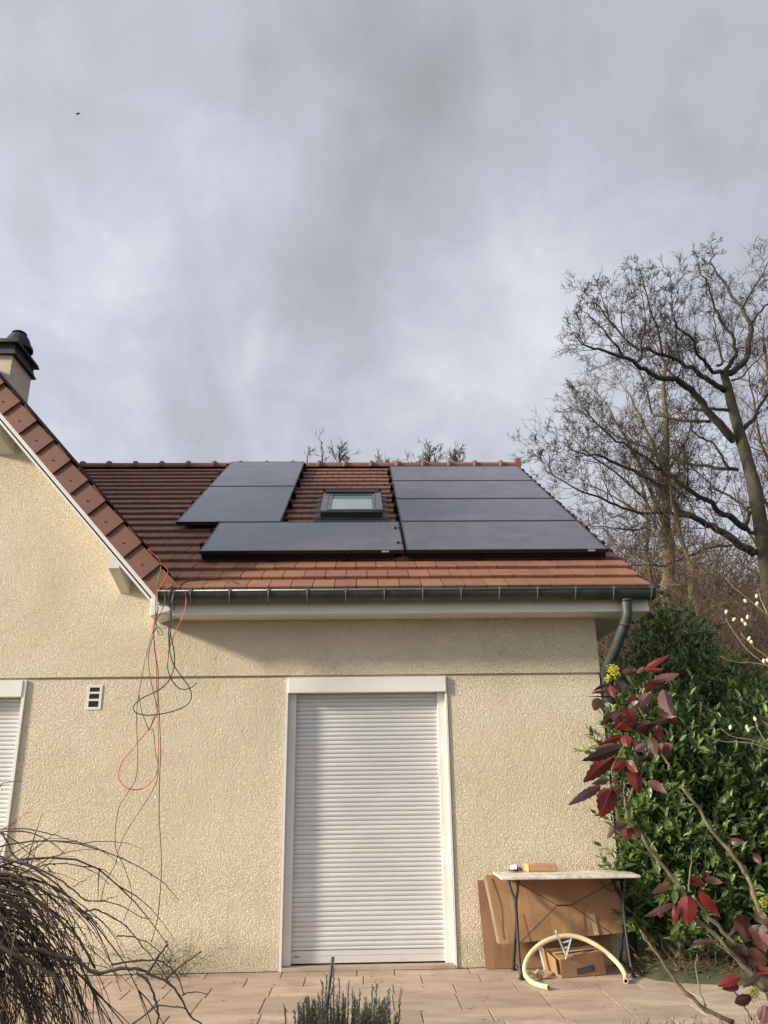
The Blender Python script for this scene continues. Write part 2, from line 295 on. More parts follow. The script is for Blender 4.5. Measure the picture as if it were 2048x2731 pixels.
# ------------------------------------------------------------------ mesh helpers
class MB:
    def __init__(s): s.v = []; s.f = []; s.r = []; s.n = 0; s.paths = {}; s.bv = []; s.bf = []; s.br = []; s.cuts = []
    def add(s, vs, fs, r=0.5):
        s.cuts.append((len(s.v), len(s.f)))
        for q in vs: s.v.append((float(q[0]), float(q[1]), float(q[2])))
        for q in fs: s.f.append(tuple(i+s.n for i in q)); s.r.append(r)
        s.n += len(vs)
    def box(s, x0, x1, y0, y1, z0, z1, r=0.5, tf=None):
        vs = [(x0,y0,z0),(x1,y0,z0),(x1,y1,z0),(x0,y1,z0),(x0,y0,z1),(x1,y0,z1),(x1,y1,z1),(x0,y1,z1)]
        if tf: vs = [tf(*q) for q in vs]
        s.add(vs, [(0,3,2,1),(4,5,6,7),(0,1,5,4),(1,2,6,5),(2,3,7,6),(3,0,4,7)], r)
    def hexa(s, vs, r=0.5):
        s.add(vs, [(0,3,2,1),(4,5,6,7),(0,1,5,4),(1,2,6,5),(2,3,7,6),(3,0,4,7)], r)
    def prism(s, poly, a, b, r=0.5):
        """poly: list of 3-vectors; a, b offsets"""
        n = len(poly); A = [tuple(np.add(q, a)) for q in poly]; B = [tuple(np.add(q, b)) for q in poly]
        s.add(A+B, [tuple(range(n))[::-1], tuple(range(n, 2*n))] + [(i, (i+1) % n, n+(i+1) % n, n+i) for i in range(n)], r)
    def tube(s, pts, rad, sides=8, r=0.5, caps=True):
        pts = [np.array(p, float) for p in pts]; n = len(pts)
        rad = [rad]*n if not hasattr(rad, '__len__') else rad
        T = []
        for i in range(n):
            t = pts[min(i+1, n-1)]-pts[max(i-1, 0)]; T.append(t/(np.linalg.norm(t)+1e-9))
        ref = np.array([0, 0, 1.0]) if abs(T[0][2]) < 0.9 else np.array([1.0, 0, 0])
        a = np.cross(T[0], ref); a /= np.linalg.norm(a)
        vs = []
        for i in range(n):
            a = a - T[i]*(a@T[i]); a /= np.linalg.norm(a)+1e-9; b = np.cross(T[i], a)
            for k in range(sides):
                an = 2*math.pi*k/sides; vs.append(pts[i]+rad[i]*(a*math.cos(an)+b*math.sin(an)))
        fs = [(i*sides+k, i*sides+(k+1) % sides, (i+1)*sides+(k+1) % sides, (i+1)*sides+k) for i in range(n-1) for k in range(sides)]
        if caps: fs += [tuple(range(sides))[::-1], tuple((n-1)*sides+k for k in range(sides))]
        s.add(vs, fs, r)
    def twig(s, pts, rad, sides=3, r=0.5):
        s.paths.setdefault((len(pts), sides), []).append((pts, rad, r))
    def bulk(s, V, F, Rr):
        """numpy vertex (n,3) and quad (m,4) arrays"""
        s.bv.append(V); s.bf.append(F); s.br.append(Rr)
    def build(s, name, material, parent=None, smooth=False, bevel=0.0):
        V = [np.array(s.v, float).reshape(-1, 3)] if s.v else []
        nv = s.n
        lens = [len(f) for f in s.f]; idx = [i for f in s.f for i in f]; rr = list(s.r)
        L_, I_, R_ = [np.array(lens, int)], [np.array(idx, int)], [np.array(rr, float)]
        for (n, k), lst in s.paths.items():
            P = np.array([p for p, _, _ in lst], float); Q = np.array([q for _, q, _ in lst], float); rv = np.array([q for _, _, q in lst])
            T = np.empty_like(P); T[:, 1:-1] = P[:, 2:]-P[:, :-2]; T[:, 0] = P[:, 1]-P[:, 0]; T[:, -1] = P[:, -1]-P[:, -2]
            T /= np.linalg.norm(T, axis=2, keepdims=True)+1e-9
            m = T.mean(1); ref = np.where(np.abs(m[:, 2:3]) < 0.8, np.array([[0, 0, 1.0]]), np.array([[1.0, 0, 0]]))[:, None, :]
            A = np.cross(T, ref); A /= np.linalg.norm(A, axis=2, keepdims=True)+1e-9; B = np.cross(T, A)
            an = 2*np.pi*np.arange(k)/k
            W = P[:, :, None, :]+Q[:, :, None, None]*(A[:, :, None, :]*np.cos(an)[None, None, :, None]+B[:, :, None, :]*np.sin(an)[None, None, :, None])
            m_ = len(lst); V.append(W.reshape(-1, 3))
            base = (np.arange(m_)*n*k)[:, None, None]; i = np.arange(n-1)[None, :, None]*k; q = np.arange(k)[None, None, :]; q2 = (q+1) % k
            F = np.stack([base+i+q, base+i+q2, base+i+k+q2, base+i+k+q], -1).reshape(-1, 4)+nv
            L_.append(np.full(len(F), 4)); I_.append(F.ravel()); R_.append(np.repeat(rv, (n-1)*k)); nv += m_*n*k
        for v, f, r in zip(s.bv, s.bf, s.br):
            V.append(v); F = f+nv; L_.append(np.full(len(F), F.shape[1])); I_.append(F.ravel()); R_.append(r); nv += len(v)
        V = np.concatenate(V); Ln = np.concatenate(L_).astype(np.int32); Ix = np.concatenate(I_).astype(np.int32); Rr = np.concatenate(R_)
        me = bpy.data.meshes.new(name); me.vertices.add(len(V)); me.vertices.foreach_set('co', V.astype(np.float32).ravel())
        me.loops.add(len(Ix)); me.loops.foreach_set('vertex_index', Ix)
        me.polygons.add(len(Ln)); st = np.concatenate([[0], np.cumsum(Ln)[:-1]]).astype(np.int32)
        me.polygons.foreach_set('loop_start', st)
        try: me.polygons.foreach_set('loop_total', Ln)
        except Exception: pass
        me.polygons.foreach_set('use_smooth', np.full(len(Ln), smooth))
        at_ = me.attributes.new('rnd', 'FLOAT', 'FACE'); at_.data.foreach_set('value', Rr.astype(np.float32))
        me.update(calc_edges=True); me.materials.append(material)
        o = bpy.data.objects.new(name, me); COL.objects.link(o)
        if parent is not None: o.parent = parent; o.matrix_parent_inverse = Matrix.Translation(-parent.matrix_world.translation) if False else Matrix.Identity(4); o.location = -Vector(parent['_o']) if '_o' in parent else (0, 0, 0)
        if bevel:
            b = o.modifiers.new('bevel', 'BEVEL'); b.width = bevel; b.segments = 2; b.limit_method = 'ANGLE'
        return o
def tag(o, label=None, cat=None, group=None, kind=None):
    if label: o['label'] = label
    if cat: o['category'] = cat
    if group: o['group'] = group
    if kind: o['kind'] = kind
    return o
ORG = {}
def thing(name, label, cat, loc=(0, 0, 0), group=None):
    o = bpy.data.objects.new(name, None); COL.objects.link(o); o.location = loc; o.empty_display_size = 0.1
    ORG[o.name] = tuple(loc); return tag(o, label, cat, group)
def part(mb, name, m, parent, **k):
    """mesh given in world coordinates, parented to a thing or a part"""
    o = mb.build(name, m, None, **k); root = parent
    o.parent = parent
    o.location = tuple(-c for c in ORG.get(parent.name, (0, 0, 0)))
    return o
def parts(mb, name, m, parent, **k):
    '''one object per added piece'''
    os_ = []; base = 0; cuts = mb.cuts+[(len(mb.v), len(mb.f))]
    v0 = f0 = 0
    for v1, f1 in cuts[1:]:
        q = MB(); q.v = mb.v[v0:v1]; q.f = [tuple(i-v0 for i in f) for f in mb.f[f0:f1]]; q.r = mb.r[f0:f1]; q.n = v1-v0
        os_.append(part(q, name, m, parent, **k)); v0, f0 = v1, f1
    return os_
def smoothpath(pts, n=4):
    """Catmull-Rom through points"""
    P = [np.array(p, float) for p in pts]; P = [2*P[0]-P[1]]+P+[2*P[-1]-P[-2]]; o = []
    for i in range(1, len(P)-2):
        for k in range(n):
            t = k/n; a, b, c, d = P[i-1:i+3]
            o.append(0.5*((2*b)+(c-a)*t+(2*a-5*b+4*c-d)*t*t+(3*b-a-3*c+d)*t**3))
    o.append(P[-2]); return o

# ------------------------------------------------------------------ geometry of the house (metres)
TH = 0.561; CT, ST = math.cos(TH), math.sin(TH)
ZE, YE = 3.0547, -0.4201         # eave line of the main roof
SR = 6.033                       # eave to ridge along the slope
XV = 2.5553                      # right verge
def roof(x, s, h=0.0): return (x, YE+s*CT-h*ST, ZE+s*ST+h*CT)
YR, ZR = YE+SR*CT, ZE+SR*ST
XA = -5.6                        # apex of the left gable
def zt(x): return 3.164+1.115*(-1.669-x)          # top plane of the gable roof
def zb(x): return 2.992+1.125*(-1.816-x)          # lower edge of its verge tiles
ZAPEX = zt(XA)
YV = -0.36
XW = 2.1605

house = thing('house', 'cream rendered house with a red clay tiled roof and a steep gable on the left', 'house', (0, 0, 0))

# walls -------------------------------------------------------------
wl = MB()
JL, JR, GZ = -0.688, 0.768, 2.345
WR = -2.988                       # right edge of the left window recess
WLx = -4.25
Z0 = 0.004
wl.box(-9.4, WLx, 0, 0.30, Z0, GZ); wl.box(WR, JL, 0, 0.30, Z0, GZ); wl.box(JR, XW, 0, 0.30, Z0, GZ)
wl.box(WLx, WR, 0, 0.30, Z0, 0.75)
wl.box(-9.4, XW-0.004, 0.016, 0.30, GZ, GZ+0.022)
# upper wall: gable and the strip under the eave
wl.prism([(-9.4, 0, GZ+0.022), (XW+0.006, 0, GZ+0.022), (XW+0.006, 0, 2.93), (-1.80, 0, 2.93), (XA, 0, zb(XA)-0.05), (-9.4, 0, 2.92)], (0, -0.008, 0), (0, 0.30, 0))
# right flank and its gable end, back wall
wl.prism([(XW, 0.30, Z0), (XW, 2*YR-0.05, Z0), (XW, 2*YR-0.05, 2.93), (XW, YR, ZR-0.30), (XW, 0.30, 3.10)], (0, 0, 0), (-0.28, 0, 0))
wl.box(-9.4, XW-0.28, 2*YR-0.3, 2*YR-0.05, Z0, 2.93)
wl.box(-9.4, -9.15, 0.30, 2*YR-0.3, Z0, 2.93)
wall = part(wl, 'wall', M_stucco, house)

# main roof ------------------------------------------------------------
def tiles(mb, O, u, v, n, xr, sr, tw, ex, keep=lambda x, s: True, th=0.052, seed=1, back=0.03):
    g = random.Random(seed); O, u, v, n = map(np.array, (O, u, v, n))
    k = 0; s = sr[0]
    while s < sr[1]-0.05:
        x = xr[0]-(tw/2 if k % 2 else 0)-g.uniform(0, 0.012)
        while x < xr[1]:
            x0, x1 = max(x, xr[0]-0.3)+0.0032, min(x+tw, xr[1])-0.0032
            if x1-x0 > 0.03 and keep((x0+x1)/2, s):
                j = g.uniform(-0.0035, 0.0035); lift = g.uniform(0, 0.004); s0 = s+j; s1 = s+ex+0.07
                P = lambda a, b, c: O+u*a+v*b+n*c
                # profile: flat slab with a bevelled nose
                pr = [(s0+0.010, 0.016 if th > 0.01 else 0.004), (s0, 0.021 if th > 0.01 else 0.010), (s0, th-0.007+lift), (s0+0.009, th+lift), (s1, back*0.35), (s1, 0.0)]
                vs = [P(x0, b, c) for b, c in pr]+[P(x1, b, c) for b, c in pr]; m = len(pr)
                fs = [tuple(range(m)), tuple(range(m, 2*m))[::-1]]+[(i, m+i, m+(i+1) % m, (i+1) % m) for i in range(m)]
                r = min(max(g.gauss(0.5, 0.26), 0), 1)
                mb.add(vs, fs, r)
            x += tw
        s += ex; k += 1
U0, V0, NN = np.array([1.0, 0, 0]), np.array([0, CT, ST]), np.array([0, -ST, CT])
def valley_x(s):                       # where the main roof meets the gable roof
    z = ZE+s*ST; return -1.669-(z-3.164)/1.115
rs = MB()
vl0, vl1 = -1.74, valley_x(SR)-0.10
rs.hexa([roof(vl0, 0, -0.10), roof(XV-0.02, 0.0, -0.10), roof(XV-0.02, SR, -0.10), roof(vl1, SR, -0.10), roof(vl0, 0, -0.002), roof(XV-0.02, 0, -0.002), roof(XV-0.02, SR, -0.002), roof(vl1, SR, -0.002)])
main_roof = part(rs, 'roof', M_black, house)
tl = MB()
tiles(tl, roof(0, 0, 0.0), U0, V0, NN, (-5.6, XV), (-0.045, SR-0.08), 0.1915, 0.2845,
      keep=lambda x, s: x > valley_x(max(s, 0))-0.22 and not (-0.46 < x < 0.22 and 2.55 < s < 3.5), seed=3)
part(tl, 'roof_tiles', M_tile, main_roof)
# back slope, plain
bk = MB()
bk.prism([(-6.0, YR, ZR-0.01), (XV-0.02, YR, ZR-0.01), (XV-0.02, 2*YR+0.42, ZE), (-6.0, 2*YR+0.42, ZE)], (0, 0, 0), (0, 0.06, -0.10))
part(bk, 'back_slope', M_tile, main_roof)
# ridge tiles
rg = MB()
x = -4.86; k = 0
px_step = 0.418
while x < XV-0.02:
    x1 = min(x+px_step, XV+0.0); col = x1 >= XV-0.03
    rr_ = random.Random(k).random()
    prof = [(math.cos(a)*0.125, math.sin(a)*0.085) for a in np.linspace(-0.25, math.pi+0.25, 11)]
    def ring(xx, sc): return [(xx, YR+c*sc, ZR+0.012+d*sc) for c, d in prof]
    A, B = ring(x, 1.0), ring(x1+0.02, 0.96); n = len(prof)
    rg.add(A+B, [(i, i+1, n+i+1, n+i) for i in range(n-1)], rr_)
    # raised collar at each joint
    for q0, q1, s0_, s1_ in ((x-0.035, x-0.015, 1.08, 1.34), (x-0.015, x+0.02, 1.34, 1.34), (x+0.02, x+0.045, 1.34, 1.04)):
        A, B = ring(q0, s0_), ring(q1, s1_); rg.add(A+B, [(i, i+1, n+i+1, n+i) for i in range(n-1)], rr_)
    x += px_step; k += 1
A = ring(XV+0.01, 1.0); rg.add(A, [tuple(range(n))], 0.4)
rg.box(XV-0.07, XV+0.012, YR-0.12, YR+0.12, ZR-0.04, ZR+0.125, 0.6)
part(rg, 'ridge_cap', M_tile, main_roof)
# right verge: half tiles turned down over the edge
rv = MB()
for k in range(21):
    s0 = -0.04+k*0.2845
    vs = [roof(XV-0.004, s0, -0.10), roof(XV+0.022, s0, -0.10), roof(XV+0.022, s0+0.30, -0.10), roof(XV-0.004, s0+0.30, -0.10),
          roof(XV-0.004, s0, 0.036), roof(XV+0.022, s0, 0.036), roof(XV+0.022, s0+0.30, 0.008), roof(XV-0.004, s0+0.30, 0.008)]
    rv.hexa(vs, random.Random(k+50).random())
part(rv, 'verge_tiles', M_tile, main_roof)

# gable roof -------------------------------------------------------------
cg = math.sqrt(1+1.115**2); GU = np.array([0, 1.0, 0]); GV = np.array([-1, 0, 1.115])/cg; GN = np.array([1.115, 0, 1])/cg
GL = (-1.669-XA)*cg
gs = MB()
P = lambda s, y, h: tuple(np.array([-1.669, 0, 3.164])+GV*s+GU*y+GN*h)
gs.hexa([P(-0.03, YV+0.03, -0.15), P(-0.03, 2*YR, -0.15), P(GL, 2*YR, -0.15), P(GL, YV+0.03, -0.15), P(-0.03, YV+0.03, -0.035), P(-0.03, 2*YR, -0.035), P(GL, 2*YR, -0.035), P(GL, YV+0.03, -0.035)])
Pm = lambda s, y, h: (2*XA-P(s, y, h)[0], P(s, y, h)[1], P(s, y, h)[2])
gs.hexa([Pm(-0.03, YV+0.03, -0.15), Pm(-0.03, 2*YR, -0.15), Pm(GL-0.12, 2*YR, -0.15), Pm(GL-0.12, YV+0.03, -0.15), Pm(-0.03, YV+0.03, -0.035), Pm(-0.03, 2*YR, -0.035), Pm(GL-0.03, 2*YR, -0.035), Pm(GL-0.03, YV+0.03, -0.035)])
gable_roof = part(gs, 'gable_roof', M_tile, house)
gt = MB()
def gkeep(y, s):
    q = P(s, 0, 0); zm = ZE+(y-YE)*math.tan(TH) if y < YR else 99
    return q[2] > zm-0.25
tiles(gt, (-1.669, 0, 3.164), GU, GV, GN, (YV+0.004, 5.6), (0.02, GL-0.05), 0.1915, 0.27, keep=gkeep, seed=9, th=0.0)
part(gt, 'roof_tiles', M_verge, gable_roof)
# verge tiles along the rake
vt = MB(); nub = MB()
for k in range(20):
    g = random.Random(k+7); ex = 0.2705
    s0 = 0.19+0.0+k*ex-ex; s1 = s0+ex+0.03; r = min(max(g.gauss(0.5, 0.3), 0), 1)
    if s0 > GL-0.1: break
    hb = -0.205
    f0, f1 = YV-0.028, YV-0.006
    lo = max(s0, -0.08)
    vt.hexa([P(lo, f0, hb), P(lo, YV+0.025, hb), P(s1, YV+0.025, hb+0.004), P(s1, f1, hb+0.004), P(lo, f0, 0.004), P(lo, YV+0.025, 0.004), P(s1, YV+0.025, -0.012), P(s1, f1, -0.012)], r)
    c = np.array(P(s0+0.115, f0+0.009, -0.125))
    if s0 > 0: 
        for q in range(1): nub.tube([c+np.array([0, -0.009, 0]), c+np.array([0, 0.0, 0])], [0.006, 0.011], 8, r)
verge = part(vt, 'verge_tiles', M_verge, gable_roof, bevel=0.003)
parts(nub, 'nub', M_verge, verge)
# white bargeboard strip and zinc line beneath the verge
bb = MB(); b0, b1 = -0.08, GL
bb.hexa([P(b0, YV-0.004, -0.240), P(b0, YV+0.02, -0.240), P(b1, YV+0.02, -0.240), P(b1, YV-0.004, -0.240), P(b0, YV-0.004, -0.207), P(b0, YV+0.02, -0.207), P(b1, YV+0.02, -0.207), P(b1, YV-0.004, -0.207)])
barge = part(bb, 'bargeboard', M_white, house)
bz = MB()
bz.hexa([P(b0, YV+0.012, -0.275), P(b0, 0.0, -0.275), P(b1, 0.0, -0.275), P(b1, YV+0.012, -0.275), P(b0, YV+0.012, -0.254), P(b0, 0.0, -0.254), P(b1, 0.0, -0.254), P(b1, YV+0.012, -0.254)])
part(bz, 'soffit', M_pvc, house)
# corbels under the verge
for (x0, x1, zf) in ((-2.235, -2.155, 3.13), (-3.62, -3.395, 4.53)):
    c = MB(); w_ = x1-x0
    xl = x0-0.03 if x0 > -3 else x0
    c.hexa([(xl, -0.345, zf+0.155), (xl+0.095, -0.345, zf+0.155), (x1, -0.008, zf), (x0, -0.008, zf),
            (xl, -0.345, min(zf+0.32, zb(xl)-0.05)), (xl+0.095, -0.345, zb(xl+0.095)-0.05), (x1, -0.008, zb(x1)-0.05), (x0, -0.008, zb(x0)-0.05)])
    co = part(c, 'corbel', M_pvc, house)

# chimney ------------------------------------------------------------------
ch = MB(); cx1 = -5.505; cx0 = -6.25; cy0, cy1 = 4.0, 4.75
ch.box(cx0, cx1, cy0, cy1, 5.5, 7.97)
chim = part(ch, 'chimney', M_smooth, house)
cp_ = MB()
def slab(mb, e, z0, z1, e2=None):
    e2 = e if e2 is None else e2
    mb.hexa([(cx0-e, cy0-e, z0), (cx1+e, cy0-e, z0), (cx1+e, cy1+e, z0), (cx0-e, cy1+e, z0), (cx0-e2, cy0-e2, z1), (cx1+e2, cy0-e2, z1), (cx1+e2, cy1+e2, z1), (cx0-e2, cy1+e2, z1)])
slab(cp_, 0.065, 7.93, 8.00, 0.03)
slab(cp_, 0.03, 8.00, 8.05, 0.015); slab(cp_, 0.015, 8.05, 8.13); slab(cp_, 0.085, 8.13, 8.20, 0.06); slab(cp_, 0.05, 8.20, 8.24, 0.0)
part(cp_, 'chimney_cap', M_cap, chim)
pt_ = MB(); pcx = (cx0+cx1)/2+0.26; pcy = 4.35
for (za, ra, zc, rc) in ((8.23, 0.25, 8.29, 0.235), (8.29, 0.215, 8.40, 0.18), (8.40, 0.18, 8.49, 0.13), (8.53, 0.12, 8.555, 0.09)):
    pt_.tube([(pcx, pcy, za), (pcx, pcy, zc)], [ra, rc], 14)
pt_.tube([(pcx-0.05, pcy, 8.48), (pcx-0.05, pcy, 8.54)], 0.012, 6); pt_.tube([(pcx+0.05, pcy, 8.48), (pcx+0.05, pcy, 8.54)], 0.012, 6)
part(pt_, 'chimney_pot', M_cap, chim)

# eave box, gutter, downpipe --------------------------------------------------
YF = -0.315; ZF = 2.868
ev = MB(); ev.box(-1.66, 2.575, YF, YF+0.02, ZF, 3.035); ev.box(2.555, 2.575, YF+0.02, 0.30, ZF, 3.05)
ev.box(-1.67, 2.578, YF-0.006, YF-0.001, ZF-0.004, ZF+0.012)
part(ev, 'fascia', M_white, house)
sf = MB(); sf.box(-1.66, 2.553, YF+0.022, -0.012, ZF+0.002, ZF+0.02); sf.box(XW+0.01, 2.553, -0.012, 9.5, ZF+0.003, ZF+0.02)
part(sf, 'soffit', M_pvc, house)
er = MB()
er.hexa([(-1.86, -0.35, 2.845), (-1.665, -0.35, 2.90), (-1.665, -0.01, 2.90), (-1.86, -0.01, 2.845), (-1.86, -0.35, 3.03), (-1.665, -0.35, 2.985), (-1.665, -0.01, 2.985), (-1.86, -0.01, 3.03)])
part(er, 'eave_return', M_white, house, bevel=0.004)
gu = MB(); GYc, GZc, GR = -0.400, 3.037, 0.080
prof = [(GYc-math.cos(a)*GR, GZc-math.sin(a)*GR*1.1) for a in np.linspace(0, math.pi, 13)]
prof_in = [(GYc-math.cos(a)*(GR-0.004), GZc-math.sin(a)*(GR*1.1-0.004)) for a in np.linspace(0, math.pi, 13)]
n = len(prof); gx0, gx1 = -1.775, 2.60
A = [(gx0, *q) for q in prof]; B = [(gx1, *q) for q in prof]; A2 = [(gx0, *q) for q in prof_in]; B2 = [(gx1, *q) for q in prof_in]
gu.add(A+B, [(i, i+1, n+i+1, n+i) for i in range(n-1)]); gu.add(A2+B2, [(i, i+1, n+i+1, n+i)[::-1] for i in range(n-1)])
gu.add(A, [tuple(range(n))]); gu.add(B, [tuple(range(n))[::-1]])
gutter = part(gu, 'gutter', M_zinc, house, smooth=True)
lip = MB(); lip.tube([(gx0, GYc-GR, GZc+0.004), (gx1, GYc-GR, GZc+0.004)], 0.0085, 10)
part(lip, 'lip', M_zincl, gutter, smooth=True)
for k in range(13):
    xk = -1.49+k*0.3375
    if xk > 2.58: break
    br = MB()
    pts = [(xk, GYc-math.cos(a)*(GR+0.004), GZc-math.sin(a)*(GR*1.1+0.004)) for a in np.linspace(-0.12, 2.0, 9)]
    br.tube(pts, 0.0055, 6); br.box(xk-0.012, xk+0.012, GYc-GR-0.012, GYc-GR+0.012, GZc-0.004, GZc+0.018)
    part(br, 'gutter_bracket', M_zincm, gutter)
dp = MB(); xo = 2.345
path = smoothpath([(xo, -0.405, 2.95), (xo, -0.405, 2.87), (xo-0.005, -0.39, 2.79), (xo-0.045, -0.31, 2.66), (xo-0.085, -0.19, 2.52), (xo-0.125, -0.05, 2.40), (2.218, 0.02, 2.33), (2.218, 0.04, 2.24)], 4)
dp.tube(path, 0.046, 16); dp.tube([(2.218, 0.04, 2.26), (2.218, 0.04, 0.01)], 0.046, 16)
pipe = part(dp, 'downpipe', M_pipe, house, smooth=True)
cl_ = MB()
cl_.tube([(2.218, 0.04, 2.20), (2.218, 0.04, 2.27)], 0.053, 16); cl_.tube([(xo, -0.405, 2.93), (xo, -0.405, 2.955)], 0.055, 16); cl_.tube([path[9], path[10]], 0.050, 16)
parts(cl_, 'pipe_collar', M_pipe, pipe, smooth=True)

# door shutter -----------------------------------------------------------------
dj = MB()
for x0, x1 in ((JL+0.004, JL+0.026), (JR-0.026, JR-0.004)):
    dj.box(x0, x1, -0.012, 0.11, 0.002, GZ)
dsur = parts(dj, 'door_surround', M_pvc, house, bevel=0.002)[0]
bxm = MB(); bxm.box(JL+0.028, JR-0.016, -0.030, 0.14, 2.208, GZ-0.002)
part(bxm, 'shutter_box', M_white, dsur, bevel=0.003)
fr = MB()
fr.box(JL+0.026, JL+0.030+0.065, 0.045, 0.14, 0.03, 2.206); fr.box(JR-0.030-0.062, JR-0.026, 0.045, 0.14, 0.03, 2.206)
parts(fr, 'shutter_rail', M_pvc, dsur, bevel=0.003)
def shutter(x0, x1, z0, z1, yc, pitch=0.0372):
    m = MB(); z = z1; prof = [(0.0, 0.006), (0.06, 0.001), (0.22, -0.0030), (0.5, -0.0052), (0.78, -0.0030), (0.94, 0.001), (1.0, 0.006)]
    k = 0
    while z > z0:
        g = random.Random(k+int(x0*10)); dy = g.uniform(-0.0008, 0.0008); p = min(pitch, z-z0)
        for (a, ya), (b_, yb) in zip(prof[:-1], prof[1:]):
            m.add([(x0, yc+ya+dy, z-a*p), (x1, yc+ya+dy, z-a*p), (x1, yc+yb+dy, z-b_*p), (x0, yc+yb+dy, z-b_*p)], [(0, 3, 2, 1)], g.random())
        z -= pitch; k += 1
    m.box(x0, x1, yc+0.015, yc+0.02, z0, z1)
    return m
sh = part(shutter(JL+0.088, JR-0.085, 0.135, 2.206, 0.085), 'roller_shutter', M_shutter, house)
ebar = MB(); ebar.box(JL+0.089, JR-0.086, 0.076, 0.096, 0.042, 0.132); ebar.box(JL+0.089, JR-0.086, 0.073, 0.0755, 0.098, 0.102)
eb = part(ebar, 'end_bar', M_shutter, sh, bevel=0.003)
sl_ = MB(); sl_.box(JL+0.115, JL+0.165, 0.0735, 0.0755, 0.088, 0.093)
part(sl_, 'slot', M_black, eb)
sill = MB(); sill.box(JL+0.026, JR-0.026, -0.02, 0.16, 0.003, 0.028)
part(sill, 'door_sill', M_stone, house)
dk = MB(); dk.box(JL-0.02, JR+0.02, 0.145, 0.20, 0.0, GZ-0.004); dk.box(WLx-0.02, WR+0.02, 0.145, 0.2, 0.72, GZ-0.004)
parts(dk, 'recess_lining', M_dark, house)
# left window ----------------------------------------------------------------------
wj = MB(); wj.box(WR-0.028, WR, -0.020, 0.11, 0.78, GZ-0.001); wj.box(WLx, WLx+0.028, -0.020, 0.11, 0.78, GZ-0.001); 
wsur = parts(wj, 'window_surround', M_white, house, bevel=0.002)[0]
wj = MB(); wj.box(WLx-0.03, WR+0.03, -0.045, 0.12, 0.745, 0.779); part(wj, 'window_sill', M_white, house, bevel=0.002)
wb = MB(); wb.box(WLx+0.03, WR-0.030, -0.028, 0.14, 2.20, GZ-0.002)
part(wb, 'shutter_box', M_white, wsur, bevel=0.003)
part(shutter(WLx+0.03, WR-0.03, 0.79, 2.198, 0.085), 'roller_shutter', M_shutter, wsur)
# air vent ----------------------------------------------------------------------------
av = MB(); vx0, vx1, vz0, vz1 = -2.452, -2.318, 2.083, 2.296
av.box(vx0, vx1, -0.006, 0.004, vz0, vz0+0.022); av.box(vx0, vx1, -0.006, 0.004, vz1-0.020, vz1)
av.box(vx0, vx0+0.024, -0.006, 0.004, vz0+0.022, vz1-0.02); av.box(vx1-0.022, vx1, -0.006, 0.004, vz0+0.022, vz1-0.02)
for z in (vz0+0.075, vz0+0.137): av.box(vx0+0.024, vx1-0.022, -0.006, 0.004, z, z+0.018)
vent = part(av, 'air_vent', M_pvc, house)
ad = MB()
for z in (vz0+0.022, vz0+0.093, vz0+0.155): ad.box(vx0+0.024, vx1-0.022, -0.0035, -0.001, z, z+0.053 if z < vz0+0.15 else vz1-0.02)
parts(ad, 'opening', M_dark, vent)

# skylight --------------------------------------------------------------------------------
def rb(mb, x0, x1, s0, s1, h0, h1, r=0.5): mb.box(x0, x1, s0, s1, h0, h1, r, tf=lambda a, b, c: roof(a, b, c))
kx0, kx1, ks0, ks1 = -0.492, 0.252, 2.56, 3.60
k1 = MB()
rb(k1, kx0, kx0+0.078, ks0, ks1, 0.0, 0.125); rb(k1, kx1-0.078, kx1, ks0, ks1, 0.0, 0.135)
k0 = MB(); rb(k0, kx0+0.097, kx1-0.097, ks0+0.024, ks1-0.02, 0.0, 0.05)
skl = part(k0, 'skylight', M_aludark, house)
parts(k1, 'side_cladding', M_alu, skl, bevel=0.006)
k2 = MB(); rb(k2, kx0+0.02, kx1-0.02, ks1-0.08, ks1+0.06, 0.0, 0.15); 
k2b = MB(); rb(k2b, kx0+0.005, kx1-0.005, ks0-0.045, ks0+0.02, 0.0, 0.115); part(k2b, 'bottom_cladding', M_aludark, skl, bevel=0.006)
rb(k2, kx0-0.012, kx1+0.012, ks1+0.05, ks1+0.07, 0.0, 0.162)
part(k2, 'hood', M_aludark, skl, bevel=0.006)
k3 = MB(); rb(k3, kx0+0.080, kx0+0.120, ks0+0.025, ks1-0.085, 0.02, 0.122); rb(k3, kx1-0.120, kx1-0.080, ks0+0.025, ks1-0.085, 0.02, 0.122); rb(k3, kx0+0.080, kx1-0.080, ks0+0.022, ks0+0.052, 0.02, 0.128); rb(k3, kx0+0.122, kx1-0.122, ks1-0.115, ks1-0.085, 0.02, 0.12)
part(k3, 'sash', M_alu, skl, bevel=0.004)
k4 = MB(); rb(k4, kx0+0.121, kx1-0.121, ks0+0.053, ks1-0.116, 0.06, 0.098)
part(k4, 'pane', M_pane, skl)
k5 = MB()
for h, a, b_ in ((0.044, 2.17, 2.56), ):
    for j in range(9):
        rb(k5, kx0-0.06, kx1+0.06, a+j*0.044, a+j*0.044+0.040, 0.02, h+0.01*(j % 2))
rb(k5, kx0-0.075, kx0-0.004, 2.3, ks1+0.05, 0.0, 0.042); rb(k5, kx1+0.004, kx1+0.075, 2.3, ks1+0.05, 0.0, 0.042)
part(k5, 'flashing', M_aludark, skl)

